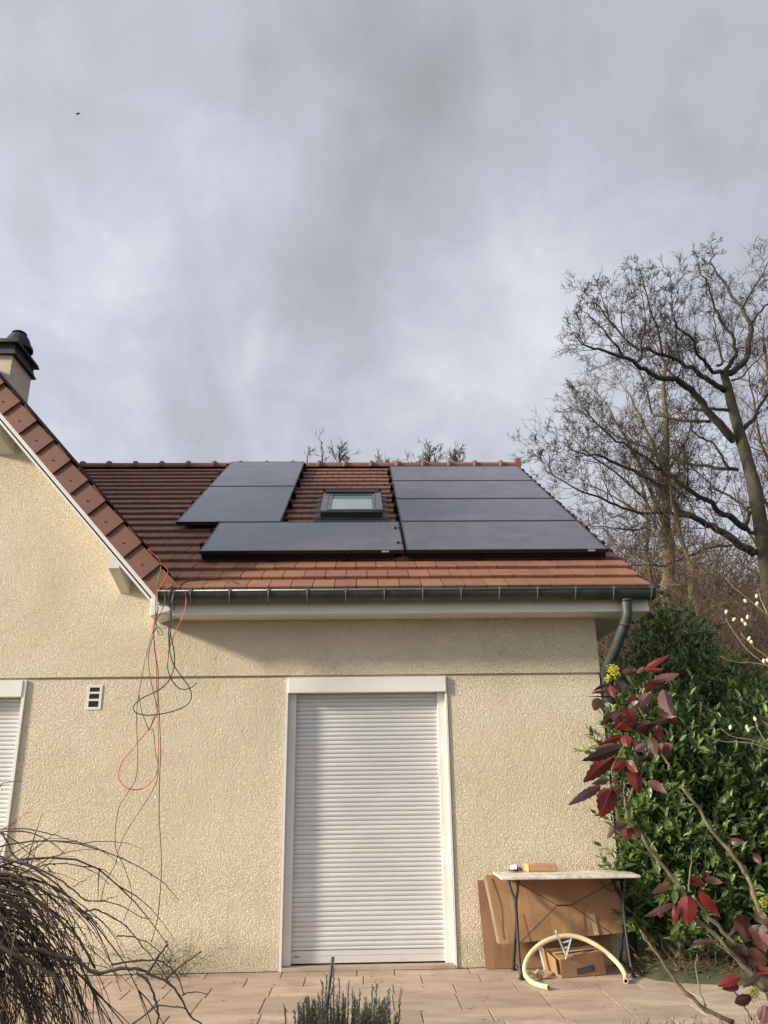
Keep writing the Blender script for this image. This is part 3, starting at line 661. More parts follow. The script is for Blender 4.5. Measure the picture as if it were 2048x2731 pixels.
# solar panels -----------------------------------------------------------------------------
PW, PH, XP, S0, HP = 1.982, 1.156, 0.4335, 0.7588, 0.145
gp = 0.020
def panel(x0, x1, s0, s1, label):
    o0 = roof((x0+x1)/2, s0, HP-0.035)
    t = thing('solar_panel', label, 'solar panel', o0, 'solar panels mounted on the tiled roof')
    f = MB(); w = 0.014
    for a in ((x0, x0+w, s0, s1), (x1-w, x1, s0, s1), (x0+w, x1-w, s0, s0+w), (x0+w, x1-w, s1-w, s1)):
        rb(f, *a, HP-0.035, HP)
    part(f, 'frame', M_pframe, t)
    g = MB(); rb(g, x0+w, x1-w, s0+w, s1-w, HP-0.012, HP-0.003)
    part(g, 'glass', M_panel, t)
    return t
rows = ['lowest', 'second from the bottom', 'third from the bottom', 'topmost']
for k in range(4):
    s = S0+k*(PH+gp)
    p_ = panel(XP, XP+PW, s, s+PH, f'{rows[k]} of the four wide black panels stacked right of the skylight')
    if k == 0:
        l_ = MB(); rb(l_, XP+PW-0.20, XP+PW-0.13, S0-0.0018, S0-0.0004, HP-0.022, HP-0.006); part(l_, 'label_plate', M_label, p_)
p_ = panel(XP-gp-PW, XP-gp, S0, S0+PH, 'wide black panel alone below the skylight, beside the stack of four')
l_ = MB(); rb(l_, XP-gp-0.22, XP-gp-0.15, S0-0.0018, S0-0.0004, HP-0.022, HP-0.006); part(l_, 'label_plate', M_label, p_)
XL = -2.0552
sA = S0+PH+gp
panel(XL, XL+PH, sA, sA+PW, 'upright black panel left of the skylight, the lower of two')
panel(XL, XL+PH, sA+PW+gp, sA+2*PW+gp-0.05, 'upright black panel left of the skylight reaching the ridge')
# mounting rails: ends with clamps stick out beside the panels
def rails(label, x0, x1, svals):
    t = thing('mounting_rails', label, 'mounting rails', roof((x0+x1)/2, svals[0], 0.04))
    for s in svals:
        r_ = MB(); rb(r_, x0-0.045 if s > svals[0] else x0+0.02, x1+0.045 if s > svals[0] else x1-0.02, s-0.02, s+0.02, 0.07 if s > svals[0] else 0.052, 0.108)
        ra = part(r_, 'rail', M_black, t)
        c_ = MB()
        for xe in ((x0-0.022, x1+0.022) if s > svals[0] or len(svals) in (5, 6) and x0 < -1.9 else ()):
            rb(c_, xe-0.022, xe+0.022, s-0.03, s+0.03, 0.045, 0.07); rb(c_, xe-0.014, xe+0.014, s-0.025, s+0.025, 0.108, 0.150)
        for q in range(1, int((x1-x0)/0.7)+1):
            xe = x0+q*0.7
            if xe < x1-0.1: rb(c_, xe-0.02, xe+0.02, s-0.03, s+0.03, 0.02, 0.07)
        parts(c_, 'clamp', M_black, ra)
rails('black rails and clamps holding the four stacked panels on the right, with a dark strip added as shade under the lower edge', XP, XP+PW, [S0+0.03]+[S0+k*(PH+gp)+d for k in range(4) for d in (0.27, 0.86)])  # first position: dark strip added for the shade under the lower panel edge
rails('black rails and clamps holding the wide panel below the skylight, with a dark strip added as shade under the lower edge', XP-gp-PW, XP-gp-0.07, [S0+0.03, S0+0.27, S0+0.86])  # begins with the same added strip, darkening the gap below the front edge
rails('black rails and clamps holding the two upright panels left of the skylight', XL, XL+PH, [sA+d for d in (0.4, 1.05, 1.6)]+[sA+PW+gp+d for d in (0.4, 1.0, 1.7)])

# cables ----------------------------------------------------------------------------------------
def cu(p): return (250+p[0]*0.2411, 1450+p[1]*0.2411)
def cl2(p): return (280+p[0]*0.2804, 2000+p[1]*0.2804)
def cable(name, label, m, up, low=(), rad=0.0037, seed=0, Ys=-0.50, roofpts=()):
    g = random.Random(seed); q = [cu(p) for p in up]+[cl2(p) for p in low]; P = [np.array(r_) for r_ in roofpts]; nq = len(q)
    for i, p in enumerate(q):
        yy = Ys+0.012*math.sin(i*1.3+seed)+0.006*(seed % 4)
        P.append(at(p[0], p[1], yy))
    mb = MB(); mb.tube(smoothpath(P, 5), rad, 6)
    o = mb.build(name, m, smooth=True)
    return tag(o, label, 'cable', 'loose solar cables hanging from the roof edge')
cable('red_cable', 'long red cable hanging from the gutter end to a round loop on the wall', M_cred,
      [(600,60),(700,150),(760,230),(820,290),(800,370),(740,470),(700,560),(690,650),(680,750),(670,860),(655,920),(660,1050),(670,1180),(690,1300),(695,1500),(700,1700),(705,1900),(712,2040)],
      [(505,160),(450,290),(360,365),(270,378),(190,350),(140,290),(130,210),(170,100),(240,20),(300,-60),(370,-140),(430,-220),(475,-350)], seed=1)
cable('red_cable', 'short bright red cable bowing over the gutter lip', M_cred,
      [(760,540),(800,500),(860,465),(920,450),(980,490),(1020,580),(1015,700),(980,820),(920,940),(870,1060),(840,1150),(820,1260),(815,1330)], seed=2)
cable('black_cable', 'black cable making the wide horizontal loop on the wall', M_cblk,
      [(880,440),(850,500),(830,600),(845,750),(830,900),(830,1100),(850,1230),(890,1350),(980,1480),(1050,1580),(1080,1670),(1060,1750),(990,1810),(850,1860),(700,1890),(560,1895),(470,1870),(437,1820),(460,1770),(550,1700),(700,1630),(790,1560),(850,1480),(890,1350),(890,1200),(850,1000),(840,850),(850,700),(880,560),(900,500)], seed=3, rad=0.0046)
cable('black_cable', 'black cable whose free end curls up to the right below the eave', M_cblk,
      [(905,495),(870,640),(850,900),(835,1150),(815,1350),(850,1480),(920,1580),(1000,1612),(1080,1590),(1140,1540)], seed=4, rad=0.0046)
mbk = MB(); mbk.tube(smoothpath([roof(-1.60, 0.02, 0.05), roof(-1.50, 0.10, 0.06), roof(-1.33, 0.17, 0.05), roof(-1.18, 0.14, 0.05), roof(-1.09, 0.02, 0.05), roof(-1.08, -0.06, 0.0)], 5), 0.0046, 6)
tag(mbk.build('black_cable', M_cblk, smooth=True), 'short black cable arching across the lowest roof tiles', 'cable', 'loose solar cables hanging from the roof edge')
cable('green_cable', 'thin green cable hanging furthest left and kinking above the bare shrub', M_cgrn,
      [(700,140),(745,250),(720,380),(690,560),(680,700),(690,830),(670,920),(620,1080),(570,1280),(530,1480),(500,1660),(480,1780),(475,2000)],
      [(310,0),(300,250),(220,400),(130,560),(95,800),(110,960),(190,1130),(255,1390),(180,1620)], 0.0036, 5)
cable('green_cable', 'thin green cable with a small twisted knot under the eave corner', M_cgrn,
      [(740,260),(780,520),(790,620),(760,720),(720,800),(690,860),(700,950),(730,1010),(765,990),(740,950),(690,930),(640,1080),(605,1250),(620,1450),(660,1640),(700,1850),(660,1960),(610,2060)], (), 0.0036, 6)
cable('green_cable', 'thin dark green cable falling straightest, almost to the paving', M_cgrn,
      [(720,300),(710,500),(700,750),(665,960),(680,1200),(710,1400),(715,1700),(730,2000)],
      [(530,30),(520,250),(515,600),(530,900),(538,1150),(520,1400),(500,1600),(440,1830)], 0.0038, 7)
cable('green_cable', 'thin olive cable slanting down to the left across the wall', M_cgrn,
      [(500,1660),(510,1750),(530,1850),(570,1960),(610,2050),(660,2070)],
      [(480,20),(505,150),(480,330),(350,550),(200,780),(130,950),(100,1080),(0,1270),(-40,1450)], 0.0034, 8)
cable('green_cable', 'small coil of yellow-green cable beside the white eave corner', M_cgrn,
      [(660,960),(690,850),(740,790),(800,775),(860,800),(885,850),(860,900),(780,935),(720,920),(690,870),(700,800),(720,700)], (), 0.0026, 9)

# ------------------------------------------------------------------ ground
gm = MB(); gm.add([(-400, -400, -0.06), (400, -400, -0.06), (400, 400, -0.06), (-400, 400, -0.06)], [(0, 1, 2, 3)])
tag(gm.build('ground', M_grassland), kind='structure')
# rough ground rising behind the house
hb_ = MB(); nx, ny = 60, 30
def hz(x, y): return max(0, (y-12)*0.05)*(0.6+0.4*math.sin(x*0.13+1))+0.25*math.sin(x*0.5)*math.cos(y*0.4)*min(1, max(0, (y-11)/4))-0.05
vs = [(-60+120*i/nx, 10+80*j/ny, hz(-60+120*i/nx, 10+80*j/ny)) for j in range(ny+1) for i in range(nx+1)]
hb_.add(vs, [(j*(nx+1)+i, j*(nx+1)+i+1, (j+1)*(nx+1)+i+1, (j+1)*(nx+1)+i) for j in range(ny) for i in range(nx)])
tag(hb_.build('terrain', M_soil, smooth=True), kind='structure')
pv = MB(); pv.box(-9.0, 3.0, -1.78, -0.0015, -0.05, -0.012); 
pbase = pv.build('paving_bed', M_mortar); tag(pbase, kind='structure')
pm = MB(); g = random.Random(5); y = -0.004; k = 0
depths = [0.20, 0.30, 0.30, 0.45, 0.30, 0.23]
for dd in depths:
    x = -9.0+g.uniform(0, 0.4)
    while x < 2.98:
        wdt = g.choice([0.30, 0.45, 0.45, 0.60]); x1 = min(x+wdt, 2.99); j = g.uniform(-0.0012, 0.0012)
        pm.box(x+0.004, x1-0.004, y-dd+0.004, y-0.002, -0.040, 0.0+j, g.random()); x = x1
    y -= dd; k += 1
tag(pm.build('patio', M_stone, bevel=0.0025), kind='structure')
sb = MB(); nx, ny = 80, 30
def bz_(x, y): return -0.035+0.03*math.sin(x*3.1+y*2)*math.cos(y*3.7-x)+0.02*math.sin(x*9)*math.sin(y*8)
x0, x1, y0, y1 = -5.0, 5.0, -5.6, -1.79
vs = [(x0+(x1-x0)*i/nx, y0+(y1-y0)*j/ny, bz_(x0+(x1-x0)*i/nx, y0+(y1-y0)*j/ny)) for j in range(ny+1) for i in range(nx+1)]
sb.add(vs, [(j*(nx+1)+i, j*(nx+1)+i+1, (j+1)*(nx+1)+i+1, (j+1)*(nx+1)+i) for j in range(ny) for i in range(nx)])
tag(sb.build('soil', M_soil, smooth=True), kind='structure')
x0, x1, y0, y1 = 3.02, 9.0, -1.78, 9.0
sb = MB(); vs = [(x0+(x1-x0)*i/nx, y0+(y1-y0)*j/ny, bz_(x0+(x1-x0)*i/nx, y0+(y1-y0)*j/ny)+0.01) for j in range(ny+1) for i in range(nx+1)]
sb.add(vs, [(j*(nx+1)+i, j*(nx+1)+i+1, (j+1)*(nx+1)+i+1, (j+1)*(nx+1)+i) for j in range(ny) for i in range(nx)])
# mossy earth heaped over the paving under the hedge
for (a, b) in [(0, 0)]:
    edge = [(2.16, 0.02), (2.10, -0.34), (2.20, -0.56), (2.36, -0.66), (2.55, -0.72), (2.85, -0.80), (3.02, -0.9), (3.02, 0.02)]
    c = (2.7, -0.2)
    ring0 = [(p[0], p[1], 0.002) for p in edge]; ring1 = [(c[0]+(p[0]-c[0])*0.75, c[1]+(p[1]-c[1])*0.75, 0.045) for p in edge]; m = len(edge)
    sb.add(ring0+ring1+[(c[0], c[1], 0.07)], [(i, (i+1) % m, m+(i+1) % m, m+i) for i in range(m)]+[(m+i, m+(i+1) % m, 2*m) for i in range(m)])
tag(sb.build('garden_soil', M_moss, smooth=True), kind='structure')

# ------------------------------------------------------------------ table and things by the wall
tb = thing('garden_table', 'marble topped garden table on thin dark iron legs against the wall', 'table', (1.62, -0.29, 0))
tt = MB(); tt.box(1.085, 2.185, -0.505, -0.085, 0.700, 0.722)
part(tt, 'tabletop', M_marble, tb, bevel=0.006)
def legpair(x0, x1):
    m = MB()
    for dx, y_f in ((0.0, -0.44), (0.0, -0.11)):
        pass
    ym = -0.275
    f = [(x0, -0.44, 0.005), (x0+0.0, -0.40, 0.10), (x0+0.005, -0.36, 0.22), (x0+0.01, -0.335, 0.38), (x0+0.01, -0.34, 0.52), (x0+0.02, -0.37, 0.60), (x0+0.03, -0.40, 0.70)]
    b = [(x0, -0.11, 0.005), (x0, -0.16, 0.10), (x0+0.005, -0.22, 0.22), (x0+0.01, -0.315, 0.38), (x0+0.01, -0.30, 0.52), (x0-0.005, -0.22, 0.60), (x0-0.02, -0.16, 0.70)]
    m.tube(smoothpath(f, 3), [0.014]*3+[0.012]*16, 8); m.tube(smoothpath(b, 3), 0.012, 8)
    m.tube([(x0, -0.42, 0.06), (x0, -0.13, 0.06)], 0.006, 6)
    m.box(x0-0.02, x0+0.02, -0.465, -0.42, 0.001, 0.010); m.box(x0-0.02, x0+0.02, -0.13, -0.09, 0.001, 0.010)
    return m
la = part(legpair(1.205, 0), 'leg_frame', M_iron, tb, smooth=True)
part(legpair(2.065, 0), 'leg_frame', M_iron, tb, smooth=True)
wr = MB()
cxm, czm = 1.615, 0.485
for a in ((1.22, -0.30, 0.675, -1), (1.22, -0.30, 0.215, -1), (2.065, -0.30, 0.675, 1), (2.065, -0.30, 0.215, 1)):
    wr.tube([(a[0], a[1], a[2]), (cxm+a[3]*0.055, -0.27, czm)], 0.0035, 5)
wr.tube([(cxm-0.06, -0.27, czm), (cxm+0.06, -0.27, czm)], 0.006, 6)
part(wr, 'cross_brace', M_iron, tb)

def sheet(name, label, m, corners, thick, bow=0.0, edge=None, nx=14, nz=10, flap=None, seed=0):
    """a leaning sheet; corners bl, br, tr, tl"""
    bl, br, tr, tl = [np.array(c, float) for c in corners]; mb = MB(); g = random.Random(seed)
    nrm = np.cross(br-bl, tl-bl); nrm /= np.linalg.norm(nrm)
    if nrm[1] > 0: nrm = -nrm
    def pt(u, v, h): 
        p = (bl*(1-u)+br*u)*(1-v)+(tl*(1-u)+tr*u)*v
        return p+nrm*(h+bow*math.sin(math.pi*u)*math.sin(math.pi*(0.2+0.8*v))+0.007*math.sin(9*u+seed)*math.sin(7*v+1)+0.003*math.sin(23*u+3*v))
    F = [pt(i/nx, j/nz, thick/2) for j in range(nz+1) for i in range(nx+1)]; B = [pt(i/nx, j/nz, -thick/2) for j in range(nz+1) for i in range(nx+1)]
    o = len(F); q = lambda i, j: j*(nx+1)+i
    fs = [(q(i, j), q(i+1, j), q(i+1, j+1), q(i, j+1)) for j in range(nz) for i in range(nx)]
    fs += [tuple(o+t for t in f[::-1]) for f in fs]
    for i in range(nx): fs += [(q(i+1, 0), q(i, 0), o+q(i, 0), o+q(i+1, 0)), (q(i, nz), q(i+1, nz), o+q(i+1, nz), o+q(i, nz))]
    for j in range(nz): fs += [(q(0, j), q(0, j+1), o+q(0, j+1), o+q(0, j)), (q(nx, j+1), q(nx, j), o+q(nx, j), o+q(nx, j+1))]
    mb.add(F+B, fs); ob = mb.build(name, m); return tag(ob, label, 'cardboard')
sheet('cardboard_sheet', 'dark brown cardboard sheet standing on the paving at the back, against the wall', M_card2, [(0.985, -0.055, 0.004), (2.02, -0.06, 0.004), (2.04, -0.018, 0.60), (0.955, -0.018, 0.655)], 0.012, 0.0, seed=2)
fb = thing('cardboard_sheet', 'folded flat tan cardboard box hanging behind the table legs', 'cardboard', (1.6, -0.1, 0.2))
def sheetpart(corners, thick, bow, name, m, parent, seed=1):
    o = sheet('x', None, m, corners, thick, bow, seed=seed)
    for k in ('label', 'category'):
        if k in o: del o[k]
    o.name = name; o.data.name = name; o.parent = parent; o.location = tuple(-c for c in ORG[parent.name]); return o
sheetpart([(1.095, -0.160, 0.195), (2.13, -0.150, 0.262), (2.10, -0.082, 0.70), (1.02, -0.082, 0.698)], 0.006, 0.012, 'front_panel', M_card, fb)
sheetpart([(1.078, -0.145, 0.200), (2.16, -0.135, 0.268), (2.13, -0.070, 0.69), (1.00, -0.070, 0.694)], 0.006, 0.004, 'back_panel', M_cardedge, fb, 4)

for nm, mt, segs in (('crease', M_card2, [((1.76, 0.228), (1.765, 0.34)), ((1.765, 0.34), (1.74, 0.52)), ((1.30, 0.205), (1.27, 0.42)), ((1.12, 0.24), (1.055, 0.68))]), ('old_tape', M_tape, [((1.88, 0.252), (1.865, 0.40))])):
    for (xa, za), (xb, zb_) in segs:
        q = MB(); yy = lambda z, x: -0.178+0.078*(z-0.2)/0.5-0.014*math.sin(math.pi*(x-1.05)/1.05)
        wd = 0.0028 if nm == 'crease' else 0.02
        q.hexa([(xa-wd, yy(za, xa), za), (xa+wd, yy(za, xa), za), (xa+wd, yy(za, xa)+0.004, za), (xa-wd, yy(za, xa)+0.004, za), (xb-wd, yy(zb_, xb), zb_), (xb+wd, yy(zb_, xb), zb_), (xb+wd, yy(zb_, xb)+0.004, zb_), (xb-wd, yy(zb_, xb)+0.004, zb_)])
        part(q, nm, mt, fb)
# parcel
def frame_(o, ax, ay, az):
    ax, ay, az = [np.array(q, float)/np.linalg.norm(q) for q in (ax, ay, az)]; o = np.array(o, float)
    return lambda a, b, c: tuple(o+ax*a+ay*b+az*c)
bt = thing('cardboard_box', 'battered closed cardboard box lying under the table with a dark printed band', 'box', (1.65, -0.35, 0))
fx = frame_((1.512, -0.435, 0.002), (0.385, 0.085, 0), (-0.085, 0.385, 0), (0, 0, 1))
bw, bd, bh = 0.385, 0.235, 0.165
bx = MB()
# slightly crushed box with the left front corner dented
vsb = [fx(0.0, 0.0, 0), fx(bw, 0, 0), fx(bw, bd, 0), fx(-0.02, bd, 0.0), fx(0.0, 0.005, bh-0.035), fx(bw-0.015, 0.01, bh-0.006), fx(bw-0.01, bd, bh+0.004), fx(-0.01, bd, bh)]
bx.hexa(vsb)
bo = part(bx, 'carton', M_card, bt, bevel=0.006)
fl = MB()
fl.hexa([fx(-0.03, 0.0, 0.03), fx(-0.022, 0.0, 0.03), fx(-0.03, 0.20, 0.03), fx(-0.042, 0.20, 0.03), fx(-0.035, 0.01, 0.13), fx(-0.030, 0.01, 0.13), fx(-0.05, 0.22, 0.185), fx(-0.057, 0.22, 0.185)])
part(fl, 'flap', M_card, bt)
tp = MB(); tp.box(0.0, bw-0.02, 0.095, 0.135, bh+0.0025, bh+0.004, tf=lambda a, b, c: fx(a, b, c-0.03*(1-a/bw)*(1-b/bd)))
tp.box(0.115, 0.121, -0.002, -0.001, bh*0.55, bh*0.86, tf=fx)
parts(tp, 'tape', M_tape, bt)
bn = MB()
def bandp(a, b, c): return fx(0.135+a, -0.0022+b+0.006*c/bh, 0.015+c+0.13*a)
bn.box(0, 0.15, -0.0006, 0.0, 0.0, 0.042, tf=bandp)
part(bn, 'printed_band', M_band, bt)
lt = MB()
def stroke(a0, c0, a1, c1, w_=0.0028):
    d = np.array([a1-a0, c1-c0]); d = d/np.linalg.norm(d); nn = np.array([-d[1], d[0]])*w_/2
    q = [(a0+nn[0], c0+nn[1]), (a1+nn[0], c1+nn[1]), (a1-nn[0], c1-nn[1]), (a0-nn[0], c0-nn[1])]
    lt.add([bandp(a, -0.0016, c) for a, c in q], [(0, 1, 2, 3)])
X_ = 0.014
for seg in ([(0, 0, 1, 1), (0, 1, 1, 0)], [(0, 1, 0, 0), (0, 0, 1, 0), (1, 0, 1, 1)], [(0, 0, 0, 1), (0, 1, 1, 0.6), (1, 0.6, 0, 0.5), (0.3, 0.5, 1, 0)], [(0, 0, 0, 1), (0, 1, 1, 1), (1, 1, 1, 0), (1, 0, 0, 0)], [(0, 0, 0, 1), (0, 1, 1, 0.7), (1, 0.7, 0, 0.45)], [(0, 1, 0, 0), (0, 0, 1, 0), (1, 0, 1, 1)]):
    for a0, c0, a1, c1 in seg: stroke(X_+a0*0.012, 0.010+c0*0.020, X_+a1*0.012, 0.010+c1*0.020)
    X_ += 0.021
part(lt, 'lettering', M_letter, bt)
# bracket on the box
mk = thing('metal_bracket', 'small galvanised metal bracket standing in a V on the cardboard box', 'bracket', (1.55, -0.38, 0.15))
mm = MB()
def bar(p, q, w_, t_):
    p, q = np.array(p), np.array(q); d = q-p; ln = np.linalg.norm(d); f_ = frame_(p, d, np.cross(np.cross(d, (0.3, 1, 0)), d)*-1, np.cross(d, (0.3, 1, 0)))
    mm.box(0, ln, -w_/2, w_/2, -t_/2, t_/2, tf=f_)
p0_, p1_ = np.array(at(1482, 2484, -0.47)), np.array(at(1506, 2540, -0.40)); p2_ = np.array(at(1523, 2502, -0.46)); p3_ = np.array(at(1508, 2556, -0.44))
bar(p0_, p1_, 0.040, 0.010); bar(p2_, p3_, 0.045, 0.011)
bar(at(1500, 2514, -0.42), at(1518, 2508, -0.42), 0.03, 0.01); bar(at(1506, 2528, -0.40), at(1516, 2524, -0.40), 0.03, 0.012)
parts(mm, 'plate', M_galv, mk)
mm = MB(); bar(at(1515, 2524, -0.36), at(1550, 2520, -0.30), 0.03, 0.012)
mm.tube([at(1504, 2516, -0.425), at(1519, 2510, -0.425)], 0.007, 8)
part(mm, 'bolt', M_aludark, mk)
# hose
hp_ = smoothpath([(1.335, -0.80, 0.020), (1.285, -0.735, 0.020), (1.245, -0.62, 0.022), (1.228, -0.50, 0.045), (1.245, -0.41, 0.095), (1.31, -0.345, 0.165), (1.42, -0.305, 0.228), (1.55, -0.285, 0.262), (1.68, -0.285, 0.262), (1.80, -0.315, 0.222), (1.90, -0.37, 0.155), (1.965, -0.45, 0.085), (1.975, -0.54, 0.035), (1.95, -0.625, 0.021), (1.942, -0.655, 0.020)], 5)
hm = MB(); hm.tube(hp_, 0.0185, 14, caps=False)
hi = MB(); hi.tube(hp_, 0.0135, 14, caps=False)
hs = thing('pipe_offcut', 'cream plastic pipe bent in an arch over the cardboard box', 'pipe', (1.6, -0.55, 0))
for end, nxt in ((hp_[0], hp_[1]), (hp_[-1], hp_[-2])):
    d = (nxt-end); d /= np.linalg.norm(d); a = np.cross(d, (0, 0, 1)); a /= np.linalg.norm(a); b = np.cross(d, a)
    r0 = [end+0.0185*(a*math.cos(t)+b*math.sin(t)) for t in np.linspace(0, 2*math.pi, 14, endpoint=False)]; r1 = [end+0.0135*(a*math.cos(t)+b*math.sin(t)) for t in np.linspace(0, 2*math.pi, 14, endpoint=False)]
    hm.add(r0+r1, [(i, (i+1) % 14, 14+(i+1) % 14, 14+i) for i in range(14)])
part(hm, 'pipe_wall', M_hose, hs, smooth=True); part(hi, 'pipe_bore', M_card2, hs, smooth=True)
# wooden lath, scraps
lw = MB(); lw.box(1.24, 1.47, -0.275, -0.235, 0.002, 0.020); lath = lw.build('wooden_lath', M_wood, bevel=0.002); tag(lath, 'pale wooden lath on the paving left of the cardboard box', 'lath')
lw = MB(); lw.hexa([(1.425, -0.225, 0.022), (1.437, -0.225, 0.022), (1.437, -0.215, 0.022), (1.425, -0.215, 0.022), (1.405, -0.16, 0.17), (1.417, -0.16, 0.17), (1.417, -0.15, 0.17), (1.405, -0.15, 0.17)]); tag(lw.build('wooden_strip', M_paper), 'thin white strip leaning upright against the cardboard box', 'strip')
for i, (x, y, a, lab) in enumerate(((1.33, -0.36, 0.2, 'torn cardboard scrap curled up inside the pipe arch'), (1.375, -0.43, -0.25, 'torn cardboard scrap lying flattest inside the pipe arch'))):
    sc = MB(); nxs = 7; W_ = 0.15 if i == 0 else 0.11; D_ = 0.06
    top = []; bot = []
    for k in range(nxs+1):
        u = k/nxs; zc = 0.012+(0.022 if i == 0 else 0.008)*math.sin(u*5+1)**2
        for v in (0, 1):
            xx, yy = (u-0.5)*W_, (v-0.5)*D_*(0.8+0.4*math.sin(u*11)); q = (x+xx*math.cos(a)-yy*math.sin(a), y+xx*math.sin(a)+yy*math.cos(a), zc+v*0.012)
            top.append(q); bot.append((q[0], q[1], q[2]-0.004))
    m = len(top); fs = [(2*k, 2*k+2, 2*k+3, 2*k+1) for k in range(nxs)]; fs += [tuple(m+t for t in f[::-1]) for f in fs]; fs += [(2*k, m+2*k, m+2*k+2, 2*k+2) for k in range(nxs)]+[(2*k+1, 2*k+3, m+2*k+3, m+2*k+1) for k in range(nxs)]
    sc.add(top+bot, fs); tag(sc.build('cardboard_scrap', M_card if i else M_cardedge), lab, 'cardboard scrap', 'torn cardboard scraps on the paving')
# on the table top
bk_ = thing('brick', 'orange brown brick lying on the marble table top', 'brick', (1.50, -0.13, 0.722))
b_ = MB(); b_.box(1.372, 1.605, -0.165, -0.10, 0.7225, 0.784)
part(b_, 'block', M_brick, bk_, bevel=0.008)
b_ = MB(); b_.hexa([(1.335, -0.150, 0.7225), (1.369, -0.168, 0.7225), (1.369, -0.10, 0.7225), (1.345, -0.10, 0.7225), (1.335, -0.150, 0.786), (1.369, -0.166, 0.786), (1.369, -0.10, 0.786), (1.345, -0.10, 0.786)]); part(b_, 'end_face', M_ochre, bk_, bevel=0.003)
pk = thing('packet', 'small red net packet with a white card on top, left of the brick', 'packet', (1.27, -0.14, 0.722))
g = random.Random(3); b_ = MB()
for k in range(26):
    cxx, cyy, czz = g.uniform(1.215, 1.325), g.uniform(-0.165, -0.12), 0.730+g.uniform(0, 0.026)*(1.0)
    d = np.array([g.uniform(-1, 1), g.uniform(-0.6, 0.6), g.uniform(-0.5, 0.5)]); d /= np.linalg.norm(d); b_.tube([np.array((cxx, cyy, czz))-d*0.012, np.array((cxx, cyy, czz))+d*0.012], [0.005, 0.0055], 7)
part(b_, 'pegs', M_clay, pk, smooth=True)
b_ = MB(); b_.hexa([(1.212, -0.170, 0.742), (1.268, -0.172, 0.748), (1.27, -0.150, 0.760), (1.215, -0.148, 0.755), (1.212, -0.160, 0.778), (1.270, -0.161, 0.784), (1.27, -0.148, 0.784), (1.215, -0.146, 0.779)]); part(b_, 'card', M_paper, pk)
b_ = MB(); b_.box(1.208, 1.300, -0.172, -0.112, 0.734, 0.741); part(b_, 'tray', M_aludark, pk)

# ------------------------------------------------------------------ trees
def unit(v): return v/(np.linalg.norm(v)+1e-9)
def perp(d, r_):
    v = r_.normal(size=3); v -= d*(v@d); return unit(v)
def grow(mb, p, d, length, rad, level, maxlev, r_, zig=0.25, up=0.12, spread=(0.5, 1.1), kids=(4, 6), minr=0.006, shrink=(0.45, 0.7), mbtwig=None):
    n = 5 if level < maxlev else 4
    pts = [p]; q = p.copy(); dd = d.copy()
    for i in range(n-1):
        dd = unit(dd+perp(dd, r_)*r_.uniform(0, zig)+np.array([0, 0, up])); q = q+dd*length/(n-1); pts.append(q)
    r1 = max(minr*0.6, rad*0.35); rads = np.linspace(rad, r1, n)
    tgt = mb if (mbtwig is None or rad > 0.02) else mbtwig
    tgt.twig(pts, rads, 5 if rad > 0.03 else 3, r_.uniform())
    if level >= maxlev: return
    kn = r_.integers(kids[0], kids[1]+1)
    for k in range(kn):
        t = r_.uniform(0.25, 1.0); f = t*(n-1); i = min(int(f), n-2); b = pts[i]+(pts[i+1]-pts[i])*(f-i); tg = unit(pts[i+1]-pts[i])
        ang = r_.uniform(*spread); nd = unit(tg*math.cos(ang)+perp(tg, r_)*math.sin(ang))
        grow(mb, b, nd, length*r_.uniform(*shrink), max(minr, (rad+(r1-rad)*t)*0.55), level+1, maxlev, r_, zig, up, spread, kids, minr, shrink, mbtwig)
def dress(mb, path, r0, r1, r_, per_m=2.0, length=(1.2, 2.6), levels=3, sub=(3, 5), start=0.15, mbtwig=None, minr=0.006, up=0.07, flat=0.6, zig=0.24):
    """tube along a traced limb with side branches"""
    P = smoothpath(path, 3); n = len(P); P = [P[0]]+[q+r_.normal(size=3)*min(0.03, r0*0.35) for q in P[1:]]; rads = list(np.linspace(r0, r1, n))
    mb.tube(P, rads, 8 if r0 > 0.08 else 6)
    L_ = sum(np.linalg.norm(P[i+1]-P[i]) for i in range(n-1)); cnt = int(L_*per_m)
    for k in range(cnt):
        t = start+(1-start)*(k+r_.uniform())/max(cnt, 1); t = min(t, 0.999); f = t*(n-1); i = int(f); b = P[i]+(P[min(i+1, n-1)]-P[i])*(f-i); tg = unit(P[min(i+1, n-1)]-P[max(i-1, 0)])
        pv_ = perp(tg, r_); pv_ = unit(pv_*np.array([1, flat, 1])+np.array([0, 0, 0.25])); ang = r_.uniform(0.5, 1.15); nd = unit(tg*math.cos(ang)+pv_*math.sin(ang))
        ln = r_.uniform(*length)*(1.15-0.5*t); grow(mb, b, nd, ln, max(minr, min((r0+(r1-r0)*t)*0.5, ln*0.017)), 1, levels, r_, zig, up, (0.45, 1.1), sub, minr, (0.42, 0.72), mbtwig)
    grow(mb, P[-1], unit(P[-1]-P[-2]), length[0]*0.7, r1, 1, levels, r_, zig, up, (0.4, 1.0), sub, minr, (0.45, 0.7), mbtwig)

